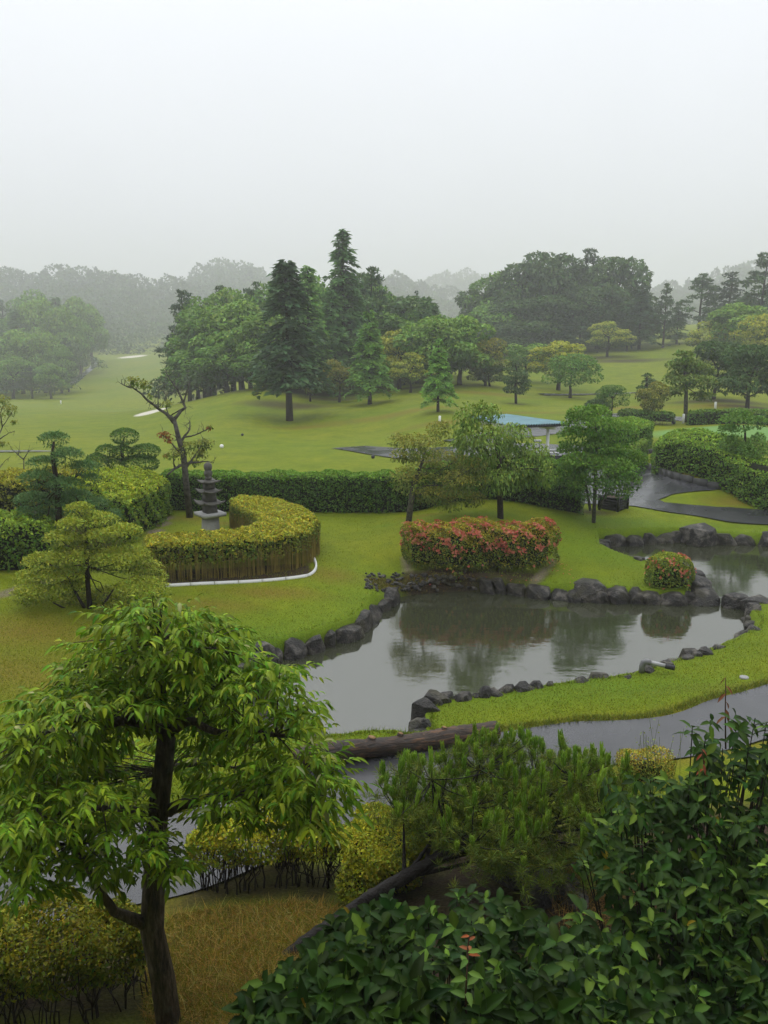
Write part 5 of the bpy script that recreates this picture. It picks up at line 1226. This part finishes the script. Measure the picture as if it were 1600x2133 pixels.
# ---- the near tree at the left
Yt = 6.25
tb = aty(360, 2150, Yt); gz = h1(tb[0], Yt); t0 = np.array([tb[0], Yt, gz])
nt = empty('near_tree', tuple(t0), 'leafy tree in the foreground at the left with long drooping leaves', 'tree')
M['bark_black'] = plain('black_wet_bark', (.016, .012, .010), .6, .6, 10, .03, .3, dark=(.006, .005, .004), bscale=30)
def bark_mat():
    m, n, l, b = new_mat('wet_furrowed_bark'); g = n.new('ShaderNodeNewGeometry'); mp = n.new('ShaderNodeMapping'); mp.inputs['Scale'].default_value = (16, 16, 3.2); l.new(g.outputs['Position'], mp.inputs['Vector'])
    n1 = noise(n, l, 1.6, 6, mp.outputs['Vector'], .65); n2 = noise(n, l, 3.5, 5, g.outputs['Position'])
    c = ramp(n, l, n1.outputs['Fac'], [(.35, (.016, .012, .008)), (.5, (.07, .05, .034)), (.68, (.16, .125, .09))]).outputs['Color']
    c = mixc(n, l, ramp(n, l, n2.outputs['Fac'], [(.58, (0, 0, 0)), (.68, (.7, .7, .7))]).outputs['Color'], c, (.12, .125, .10))
    l.new(c, b.inputs['Base Color']); b.inputs['Roughness'].default_value = .6; b.inputs['Specular IOR Level'].default_value = .3; bumpn(n, l, n1.outputs['Fac'], 1, .06, b); return m
M['bark_wet'] = bark_mat()
mb = MB(); skel = []
def limb(pts, r0, r1, sides=9):
    q = np.array([aty(x, y, Yt + (dd if dd is not None else 0)) for x, y, dd in pts]); q = smooth_line(q, .05); q += rng.normal(0, .004, q.shape)
    mb.tube(q - t0, np.linspace(r0, r1, len(q)), sides, bump=.05); skel.append(q); return q
limb([(368,2240,0),(352,2100,0),(335,2010,0),(316,1930,0),(318,1850,0),(326,1760,0),(336,1660,0),(342,1580,0),(348,1510,0)], .115, .075, 20)
limb([(312,1935,0),(282,1915,-.1),(245,1905,-.25),(215,1870,-.4),(190,1820,-.5),(160,1760,-.5),(140,1740,-.5)], .062, .02)
limb([(350,1690,0),(385,1672,-.1),(440,1664,-.2),(500,1655,-.3),(570,1655,-.4),(650,1668,-.5)], .055, .018)
limb([(345,1520,0),(300,1502,-.1),(250,1500,-.2),(205,1512,-.3),(160,1490,-.4),(90,1530,-.5)], .06, .016)
limb([(345,1512,0),(360,1500,.1),(385,1488,.2),(402,1475,.25),(430,1440,.3),(480,1400,.3)], .05, .015)
limb([(352,1530,0),(378,1510,-.1),(400,1500,-.2),(432,1520,-.3),(470,1530,-.3),(530,1522,-.4),(600,1535,-.5)], .042, .014)
limb([(345,1515,0),(335,1450,.1),(328,1380,.1),(335,1320,0),(320,1270,0)], .06, .014)
limb([(335,1420,.1),(300,1380,.3),(240,1370,.4),(180,1380,.4)], .03, .01); limb([(332,1400,.1),(380,1370,-.2),(430,1350,-.3)], .03, .01)
limb([(330,1700,0),(290,1690,-.3),(220,1680,-.6),(140,1690,-.7),(60,1700,-.8)], .04, .012); limb([(330,1640,0),(330,1600,.5),(400,1590,.8),(500,1600,.9)], .035, .012)
lobesN = [(330,1335,190,95,0),(230,1400,140,80,.2),(450,1400,130,80,0),(120,1500,130,85,-.3),(60,1580,90,90,-.4),(540,1470,120,70,-.3),(590,1560,110,90,-.4),(640,1620,110,70,-.5),(480,1590,110,70,.6),(250,1480,110,60,-.2),(330,1290,110,50,0),(520,1680,150,50,-.4),(660,1690,90,50,-.5),
          (70,1700,110,70,-.7),(180,1670,120,50,-.6),(40,1790,70,70,-.8),(250,1740,110,60,-.5),(330,1780,70,60,-.6),(120,1560,110,60,.2),(400,1480,90,50,.5),(300,1580,110,40,.9),(30,1650,80,60,-.5),(430,1330,90,50,.2),(200,1450,120,70,.1),(330,1440,110,60,.3),(560,1410,90,50,-.1),(430,1520,100,50,.4),(150,1610,130,50,.3),(560,1640,110,50,-.2),(300,1660,90,40,.5),(100,1770,110,50,-.6),(50,1850,80,40,-.8),(210,1800,80,45,-.5),(20,1720,60,60,-.9)]
wN = np.array([a * b for _, _, a, b, _ in lobesN], float); wN /= wN.sum(); SK = np.concatenate([s[::3] for s in skel])
tips, dirs = [], []
for _ in range(1650):
    i_ = rng.choice(len(lobesN), p=wN); px, py, rx, ry, dd = lobesN[i_]; u_ = rdir(1)[0]; rr_ = rng.uniform(.45, 1.0) ** .5
    p = aty(px + u_[0] * rx * rr_, py - u_[2] * ry * rr_, Yt + dd + u_[1] * .55 * rr_)
    cN = aty(px, py, Yt + dd); d = unit(unit(p - cN) + np.array([0, -.1, .05]))
    tips.append(p); dirs.append(d)
    if rng.random() < .18:
        k_ = np.argmin(np.linalg.norm(SK - (p * .5 + cN * .5), axis=1)); q0 = SK[k_]; mid = (q0 + p) / 2 + np.array([0, 0, .06])
        a = np.linspace(0, 1, 5)[:, None]; q = (1 - a) ** 2 * q0 + 2 * a * (1 - a) * mid + a ** 2 * p; mb.tube(q - t0, np.linspace(.008, .003, 5), 4, cap=False)
mb.build('trunk', M['bark_wet'], nt, smooth=True)
def sprays(tips, dirs, n0, n1, L, W, ln=.3):
    """drooping shoots with leaves set alternately along them"""
    P, D, N, LL, WW = [], [], [], [], []
    for t, d in zip(tips, dirs):
        d = unit(np.array([d[0], d[1], d[2] * .5 + .1])); n = rng.integers(n0, n1); l = ln * rng.uniform(.6, 1.3); s = unit(np.cross(d, [0, 0, 1.]) + rng.normal(0, .2, 3)); k = rng.uniform(.75, 1.25)
        for i in range(n):
            f = (i + .5) / n; p = t + d * l * (f - .6) + np.array([0, 0, -.16 * l * f * f]); sg_ = 1 if i % 2 else -1
            dd = unit(d * (.35 + .5 * f) + s * sg_ * rng.uniform(.5, .95) * (1 - .5 * f) + np.array([0, 0, -.05 - .4 * rng.random()]) + rng.normal(0, .2, 3))
            P.append(p); D.append(dd); N.append(unit(np.array([0, 0, 1.]) + dd * .6 + s * sg_ * .3 + rng.normal(0, .2, 3))); q_ = k * rng.uniform(.55, 1.2); LL.append(L * q_); WW.append(W * q_ * rng.uniform(.85, 1.15))
    return np.array(P), np.array(D), np.array(N), np.array(LL), np.array(WW)
P, D, N, LL, WW = sprays(np.array(tips), np.array(dirs), 9, 15, .098, .036)
cN_ = [(.11, .19, .014), (.09, .17, .012), (.14, .22, .022), (.075, .145, .011)]
tint = tints(len(P), (.105, .18, .012), .32, .1); tint = np.where((rng.random(len(P)) < .015)[:, None], tints(len(P), (.3, .34, .16), .15, .03), tint)
split_leaves(nt, P, D, N, LL, WW, leaf_protos(cN_, .32), None, 300, .4, tint=tint)

# ---- broadleaf shrub along the bottom edge
def px_sample(poly, n):
    poly = np.array(poly, float); lo, hi = poly.min(0), poly.max(0); q = rng.uniform(lo, hi, (n * 4, 2)); return q[poly_sd(q, poly) < 0][:n]
def shrub(name, label, poly, yfun, n, per, L, W, cols, col, layers=3, up=.9, gap=.17, down=.15, young=None, top=300, lift=.3, base=None, dr=.35, var=.25, facing=-.35):
    tips, dirs = [], []
    for q in px_sample(poly, n):
        p = aty(q[0], q[1], yfun(*q)); lay = rng.integers(layers); p = p + np.array([rng.normal(0, .05), rng.normal(0, .06) + lay * .08, -lay * gap])
        tips.append(p); dirs.append(unit(np.array([rng.normal(0, .35), facing + rng.normal(0, .3), up])))
    tips = np.array(tips); c = tips.mean(0); g = h1(c[0], c[1]); root = empty(name, (c[0], c[1], g), label, 'shrub'); o = np.array(root.location)
    mb = MB()
    for t in tips[::2]:
        b = np.array([c[0] + (t[0] - c[0]) * .55, c[1] + (t[1] - c[1]) * .55, 0]); b[2] = h1(b[0], b[1]) - .05
        m_ = b * .45 + t * .55 + np.array([rng.normal(0, .05), rng.normal(0, .05), -.05]); a = np.linspace(0, 1, 5)[:, None]
        mb.tube((1 - a) ** 2 * b + 2 * a * (1 - a) * m_ + a ** 2 * t - o, np.linspace(.012, .004, 5), 4, cap=False)
    mb.build('stems', M['twig'], root, smooth=True); root.children[0]['kind'] = 'stuff'
    P, D, N, LL, WW = rosettes(tips, np.array(dirs), per, L, W, spread=1.0, lift=lift, down=down, along=.08)
    tint = tints(len(P), col, var, .07)
    tint = np.where((rng.random(len(P)) < .003)[:, None], tints(len(P), (.2, .17, .02), .2, .08), tint)
    if young: tint = np.where((rng.random(len(P)) < young[1])[:, None], tints(len(P), young[0], .2, .05), tint)
    split_leaves(root, P, D, N, LL, WW, leaf_protos(cols, dr), None, top, dr, tint=tint, fold=.16)
    return root
BS = [(505,2080),(560,2030),(620,1980),(680,1935),(690,1890),(740,1880),(830,1850),(860,1860),(920,1875),(1000,1838),(1060,1850),(1150,1880),(1230,1890),(1280,1930),(1320,1960),(1370,2020),(1440,2100),(1450,2190),(500,2190)]
def bsY(px, py): return np.interp(py, [1830, 1900, 2000, 2133, 2190], [5.45, 5.1, 4.5, 3.95, 3.7]) + .00035 * abs(px - 950)
shrub('broadleaf_shrub', 'big dark green shrub with broad leaves along the bottom edge', BS, bsY, 560, (7, 10), .155, .064, [(.014, .037, .006), (.019, .047, .007), (.03, .068, .010), (.010, .028, .005)], (.016, .04, .007), young=((.06, .12, .015), .13), gap=.14, lift=.35)
RS = [(1240,1760),(1235,1690),(1265,1640),(1330,1610),(1400,1600),(1440,1560),(1455,1500),(1510,1470),(1570,1480),(1640,1500),(1660,2180),(1420,2180),(1400,2050),(1370,1960),(1310,1880),(1250,1820)]
def rsY(px, py): return np.interp(py, [1450, 1600, 1750, 1900, 2180], [6.7, 6.3, 5.9, 5.3, 4.5]) - np.clip(px - 1450, 0, 200) * .003
shrub('broadleaf_shrub', 'tall dark shrub with pointed leaves filling the lower right corner', RS, rsY, 560, (6, 9), .14, .055, [(.015, .042, .007), (.022, .055, .009), (.011, .03, .006), (.036, .075, .011)], (.018, .045, .007), young=((.08, .14, .02), .13), gap=.2, lift=.25, down=.3)
# upright young shoots
def shoot(label, base, tip, Y, n, L, W, col, red=False, name='young_shoot'):
    a, b = aty(*base, Y), aty(*tip, Y); root = empty(name, tuple(a), label, 'shoot'); MB().tube(np.array([(0, 0, 0), (b - a) * .5 + rng.normal(0, .01, 3), b - a]), [.008, .006, .004], 5).build('stem', M['red_stem'], root)
    for i in range(n):
        f = .35 + .65 * i / max(1, n - 1); t = a + (b - a) * f; th = i * 2.4; d = np.array([math.cos(th), math.sin(th) * .7, .15 if not red else -.9]); k_ = 1.1 - .4 * f
        leaf_obj('leaf', (t - a)[None], d[None], np.array([[0, -.4, 1.]]), L * k_, W * k_, None, 'leaf_wet', root, fine=True, droop=.25, tint=tints(1, col if f < .8 or not red else col, .15, .05))
M['red_stem'] = plain('reddish_stem', (.09, .045, .025), .5, .3, 10, 0, .3)
shoot('upright shoot of fresh green leaves rising from the bottom shrub', (972,2150), (975,1985), 4.1, 9, .13, .05, (.08, .15, .03))
shoot('small reddish shoot tip above the bottom shrub', (975,2010), (978,1950), 4.3, 5, .08, .03, (.22, .07, .03))
shoot('tall thin shoot with drooping red brown leaves at the right', (1512,1560), (1512,1412), 6.5, 7, .12, .04, (.13, .055, .03), True)
shoot('reddish shoot among the leaves at the right edge', (1470,1640), (1462,1560), 6.2, 6, .09, .03, (.17, .05, .03), True)
# wispy weeds before the path
M['weed_stem'] = plain('pale_green_stem', (.16, .2, .05), .6, .2, 10, 0, .2)
wb = aty(1380, 1600, 8.6); wd = empty('tall_weed', (wb[0], wb[1], h1(wb[0], wb[1])), 'clump of thin wispy pale green weeds before the cart path', 'weed'); mb = MB(); PP = []
for i in range(16):
    b0 = np.array([rng.normal(0, .2), rng.normal(0, .15), 0]); tp = aty(rng.uniform(1325, 1440), rng.uniform(1490, 1560), 8.6) - np.array(wd.location); q = np.array([b0, b0 * .4 + tp * .5 + rng.normal(0, .04, 3), tp]); mb.tube(q, [.005, .004, .002], 3, cap=False)
    for f in np.linspace(.45, 1, 14): PP.append(b0 * (1 - f) + tp * f + rng.normal(0, .022, 3))
mb.build('stems', M['weed_stem'] if 'weed_stem' in M else M['twig'], wd); PP = np.array(PP)
leaf_obj('leaflets', PP, rdir(len(PP)), rdir(len(PP)), .03, .014, (.13, .19, .035), 'leaf', wd); wd.children[-1]['kind'] = 'stuff'; wd.children[0]['kind'] = 'stuff'

# ---- pine with upright candles
PN = [(785,1660),(790,1600),(850,1575),(930,1560),(970,1540),(1010,1525),(1080,1530),(1140,1545),(1200,1560),(1300,1575),(1330,1660),(1310,1770),(1200,1800),(1080,1810),(980,1780),(890,1740),(820,1700)]
def pnY(px, py): return np.interp(py, [1520, 1600, 1700, 1790], [9.3, 8.8, 8.1, 7.6])
pnb = hit(610, 1990); pn = empty('pine_tree', tuple(pnb), 'low spreading pine with upright light green candles and a leaning dark trunk', 'tree'); o = np.array(pn.location)
mb = MB(); q = smooth_line(np.array([aty(585, 2010, 7.2), aty(640, 1965, 7.3), aty(720, 1905, 7.5), aty(810, 1845, 7.7), aty(900, 1795, 7.9), aty(960, 1760, 8.0), aty(1040, 1715, 8.2)]), .06); mb.tube(q - o, np.linspace(.095, .05, len(q)), 10, bump=.1)
tipsP = []
for s in px_sample(PN, 560):
    p = aty(s[0], s[1], pnY(*s) + rng.normal(0, .3)); p[2] -= rng.random() * .06; tipsP.append(p)
tipsP = np.array(tipsP)
hubs = tipsP[rng.choice(len(tipsP), 26, replace=False)] - np.array([0, 0, .12])
for hb in hubs:
    k_ = rng.integers(len(q) // 2, len(q)); m_ = (q[k_] + hb) / 2 + np.array([0, 0, -.1]); a = np.linspace(0, 1, 6)[:, None]; mb.tube((1 - a) ** 2 * q[k_] + 2 * a * (1 - a) * m_ + a ** 2 * hb - o, np.linspace(.026, .01, 6), 6, cap=False)
for t in tipsP:
    hb = hubs[np.argmin(np.linalg.norm(hubs - t, axis=1))]; mb.tube(np.array([hb, (hb + t) / 2 - np.array([0, 0, .03]), t]) - o, [.008, .007, .005], 4, cap=False)
mb.build('trunk', M['bark_black'], pn, smooth=True)
def candle_proto(c):
    t = np.linspace(0, 1, 9); m_ = MB(); m_.tube(np.c_[np.zeros(9), np.zeros(9), t], np.interp(t, [0, .12, .5, .9, 1], [.25, .8, 1, .85, .25]), 8); n = 110
    z = rng.random(n) * .95 + .02; a = rng.uniform(0, 6.28, n); r0 = np.interp(z, [0, .12, .5, .9, 1], [.25, .8, 1, .85, .25]); P_ = np.c_[np.cos(a) * r0, np.sin(a) * r0, z]; D_ = unit(np.c_[np.cos(a) * 1.0, np.sin(a) * 1.0, np.full(n, .18)])
    V2, F2 = leaf_quads(P_ , D_, unit(np.c_[-np.sin(a), np.cos(a), np.zeros(n)]), .8, .14, 0); V1 = np.concatenate(m_.V); 
    V2[:, 2] += np.repeat(np.array([[0, .03, .06, .03]]), n, 0).ravel()
    by = [np.concatenate([f for f in m_.F if f.shape[1] == 4])] + [f for f in m_.F if f.shape[1] == 8]
    T = np.r_[tints(1, c, .05, .02).repeat(len(V1), 0), np.repeat(tints(n, c, .25, .06), 4, 0)]
    ob = mesh_np('candle', np.r_[V1, V2], by + [F2 + len(V1)], M['leaf'], None, T); d_ = ob.data; bpy.data.objects.remove(ob); return d_
CD = [candle_proto(c) for c in ((.13, .23, .03), (.11, .205, .026), (.155, .25, .035))]
far_ = np.argsort(-tipsP[:, 2])
for t in tipsP[far_[:300]]:
    h_ = rng.uniform(.1, .25); r_ = rng.uniform(.015, .021); inst('candle', CD[rng.integers(3)], pn, tuple(t - o), (rng.normal(0, .13), rng.normal(0, .13), rng.uniform(0, 6)), (r_, r_, h_))
nt_ = np.r_[tipsP, tipsP + rng.normal(0, .09, tipsP.shape) - np.array([0, 0, .1]), tipsP + rng.normal(0, .12, tipsP.shape) - np.array([0, 0, .2]), hubs]; per = 42
Pn = np.repeat(nt_, per, 0) + rng.normal(0, .012, (len(nt_) * per, 3)); Dn = unit(rdir(len(Pn)) + np.array([[0, 0, .55]]))
tag(leaf_obj('needles', Pn - o, Dn, rdir(len(Pn)), rng.uniform(.07, .13, len(Pn)), .006, (.085, .125, .02), 'leaf', pn, var=.35, hue=.12), kind='stuff')

# ---- yellow leaved azalea hedges before the path
hedge('azalea_hedge', 'yellow leaved hedge on bare dark stems between path and dry grass', top_poly([(392,1742),(470,1756),(560,1748),(640,1742),(705,1748),(722,1705),(650,1684),(545,1676),(445,1692),(388,1716)], 1.22), .82, (.095, .12, .009), (.2, .21, .013), L=.042, dens=4200, zlo=.4, rnd=.2, lump=.07, cat='hedge', level=True, stems=110, var=.3, hue=.14, core=False)
hedge('azalea_hedge', 'yellow leaved bush left of the leaning pine trunk', top_poly([(712,1800),(780,1835),(860,1802),(888,1772),(830,1705),(745,1695),(705,1725)], 1.15), .68, (.105, .13, .010), (.21, .225, .014), L=.042, dens=4200, zlo=.08, rnd=.25, lump=.08, level=True, stems=20, var=.3, hue=.12)
hedge('azalea_hedge', 'dull yellow hedge on dark stems in the lower left corner', top_poly([(-120,2020),(60,2040),(200,2020),(300,1985),(335,1930),(260,1895),(120,1885),(-120,1900)], 1.5), .92, (.06, .08, .008), (.14, .15, .012), L=.044, dens=3400, zlo=.42, rnd=.22, lump=.08, level=True, stems=120, var=.3, hue=.14, core=False)
hedge('azalea_bush', 'small orange tinged bush beside the cart path', ring_poly(1340, 1600, .75, .42, .3), .42, (.09, .1, .012), (.22, .19, .03), L=.034, dens=2200, zlo=.05, rnd=.15, lump=.04, stems=6, var=.3, hue=.16)
# rocks between pine and shrub
for k_, (px, ty, wy, w, lb) in enumerate([(1075,1795,1835,90,'flat brown rock under the pine, left of its group'),(1140,1800,1850,60,'brown rock under the pine, right of the flat one'),(1130,1845,1885,70,'low brown rock behind the bottom shrub'),(1185,1835,1880,60,'dark rock under the right shrub, beside dry straw'),(1200,1870,1900,50,'small brown rock nearest the bottom shrub')]):
    p = hit(px, wy); mm = mpp(p[1], wy) * 1.1; z0 = p[2]
    oo = inst('rock', ROCK[k_], None, (p[0], p[1] + .1, z0 + .02), (rng.normal(0, .1), rng.normal(0, .1), rng.uniform(0, 3)), (w * mm * .6, w * mm * .5, w * mm * .42)); tag(oo, lb, 'rock')

# ================================================================= grass
def blades(name, XY, hgt, wid, col, lay=.5, var=.3, hue=.12, label=None, zoff=0.0):
    n = len(XY); z = H(XY[:, 0], XY[:, 1]) + zoff; P = np.c_[XY, z]; D = unit(np.c_[rng.normal(0, lay, (n, 2)), np.ones(n)]); hh_ = hgt * np.exp(rng.normal(0, .3, n))
    S_ = unit(np.cross(D, rdir(n))); w_ = np.broadcast_to(wid, (n,))[:, None]
    V = np.stack([P - S_ * w_ * .5, P + S_ * w_ * .5, P + D * hh_[:, None]], 1).reshape(-1, 3); T = np.repeat(tints(n, col, var, hue), 3, 0)
    return tag(mesh_np(name, V, np.arange(3 * n).reshape(-1, 3), M['leaf'], None, T), label, None, None, 'stuff')
def scatter(x0, x1, y0, y1, n, power=2.0):
    t = rng.random(n); y = (y0 ** (1 - power) + t * (y1 ** (1 - power) - y0 ** (1 - power))) ** (1 / (1 - power)); return np.c_[rng.uniform(x0, x1, n) * y, y]
XYg = scatter(-.56, .56, 9.5, 30, 240000); sdg = poly_sd(XYg, PONDW); pdg = line_d(XYg, PATHS['cart_path']); far_edge = (XYg[:, 1] > np.interp(XYg[:, 0], PATHS['cart_path'][::-1, 0], PATHS['cart_path'][::-1, 1]))
ok = (sdg > .12) & (pdg > .02) & far_edge; XYg = XYg[ok]
blades('lawn_grass', XYg, .032, .011, (.092, .118, .005), .7, label='short mown grass of the garden lawn')
e = XYg[(line_d(XYg, PATHS['cart_path']) < .22)]; e = np.r_[e, e + rng.normal(0, .04, e.shape), e + rng.normal(0, .05, e.shape)]
blades('verge_grass', e, .075, .012, (.09, .115, .015), .6, label='longer grass fringe along the cart path')
sdg2 = poly_sd(XYg, PONDW); e = XYg[(sdg2 < .2)]; e = np.r_[e, e + rng.normal(0, .05, e.shape)]; e = e[poly_sd(e, PONDW) > .05]
blades('bank_grass', e, .07, .012, (.085, .125, .012), .6, label='longer grass along the pond banks')
DG = px_poly([(350,1920),(540,1885),(690,1900),(660,1990),(720,2150),(720,2300),(330,2300),(320,2000)])
q = rng.uniform(DG.min(0), DG.max(0), (80000, 2)); q = q[poly_sd(q, DG) < .1]
blades('dry_straw', q[:12000], .14, .007, (.21, .145, .04), 2.2, .35, .1, 'dry straw littering the mound in the foreground', .01)
blades('mound_grass', q[16000:36000], .08, .008, (.10, .115, .012), .7, .3, .12, 'thin green grass coming up through the straw')
q = px_poly([(1150,1850),(1300,1820),(1320,1900),(1200,1930)]); qq = rng.uniform(q.min(0) - .1, q.max(0) + .1, (1200, 2)); blades('dry_straw', qq, .2, .006, (.2, .13, .045), 1.2, .3, .08, 'tuft of dry straw between the rocks and the right shrub')
MS = px_poly([(765,1205),(850,1200),(1010,1218),(1000,1232),(830,1240),(785,1228)]); qq = rng.uniform(MS.min(0), MS.max(0), (9000, 2)); qq = qq[poly_sd(qq, MS) < 0]; blades('bank_weeds', qq, .07, .016, (.09, .085, .015), .9, .35, .14, 'brownish moss and weeds on the cobble bank')

pt = np.array([hit(rng.normal(1168, 14), rng.normal(1192, 12)) for _ in range(26)] + [hit(rng.uniform(880, 1120), rng.uniform(1208, 1222)) for _ in range(30)])
tag(leaf_obj('fallen_petals', pt + np.array([0, 0, .03]), rdir(len(pt)) * np.array([[1, 1, .2]]), np.tile([0, 0, 1.], (len(pt), 1)), .05, .045, PINK), 'pink petals fallen beside the azalea hedge', None, None, 'stuff')
# ================================================================= the building the picture is taken from (behind the eye)
M['render_wall'] = plain('grey_rendered_wall', (.32, .31, .29), .8, .1, 2, 0, .2); M['pane'] = plain('dark_window_pane', (.03, .035, .04), .1, .1, 2, 0, .6)
cbh = empty('clubhouse', (0, -1.6, h1(0, -1.6)), 'grey clubhouse with a balcony and deep eaves', 'building'); cz = cbh.location[2]
MB().box((0, 0, 5.5), (44, .4, 12)).build('wall', M['render_wall'], cbh); MB().box((0, 1.3, 11.55), (46, 3.6, .3)).build('eave', M['render_wall'], cbh); MB().box((0, 1.0, 3.75), (30, 1.75, .25)).build('balcony', M['render_wall'], cbh)
for k_ in range(6):
    w_ = MB().box((-16 + k_ * 6.4, .215, 5.6), (4.2, .06, 2.0)).build('window', M['render_wall'], cbh); MB().box((-16 + k_ * 6.4, .26, 5.6), (4.0, .03, 1.8)).build('pane', M['pane'], w_)
# ================================================================= haze
def build_haze(dens=.00105, top=150):
    m = bpy.data.materials.new('pale_mist'); m.use_nodes = True; n = m.node_tree.nodes; l = m.node_tree.links
    n.remove(n['Principled BSDF'])
    v = n.new('ShaderNodeVolumePrincipled'); v.inputs['Color'].default_value = (.97, .972, 1, 1)
    v.inputs['Density'].default_value = dens; v.inputs['Density Attribute'].default_value = ''; v.inputs['Temperature Attribute'].default_value = ''; v.inputs['Color Attribute'].default_value = ''; m.cycles.homogeneous_volume = True
    v.inputs['Anisotropy'].default_value = .0
    l.new(v.outputs[0], n['Material Output'].inputs['Volume'])
    hb = MB().box((0, 800, (top - 6) / 2), (4200, 1680, top + 6)).build('haze', m)
    tag(hb, kind='stuff')
build_haze()
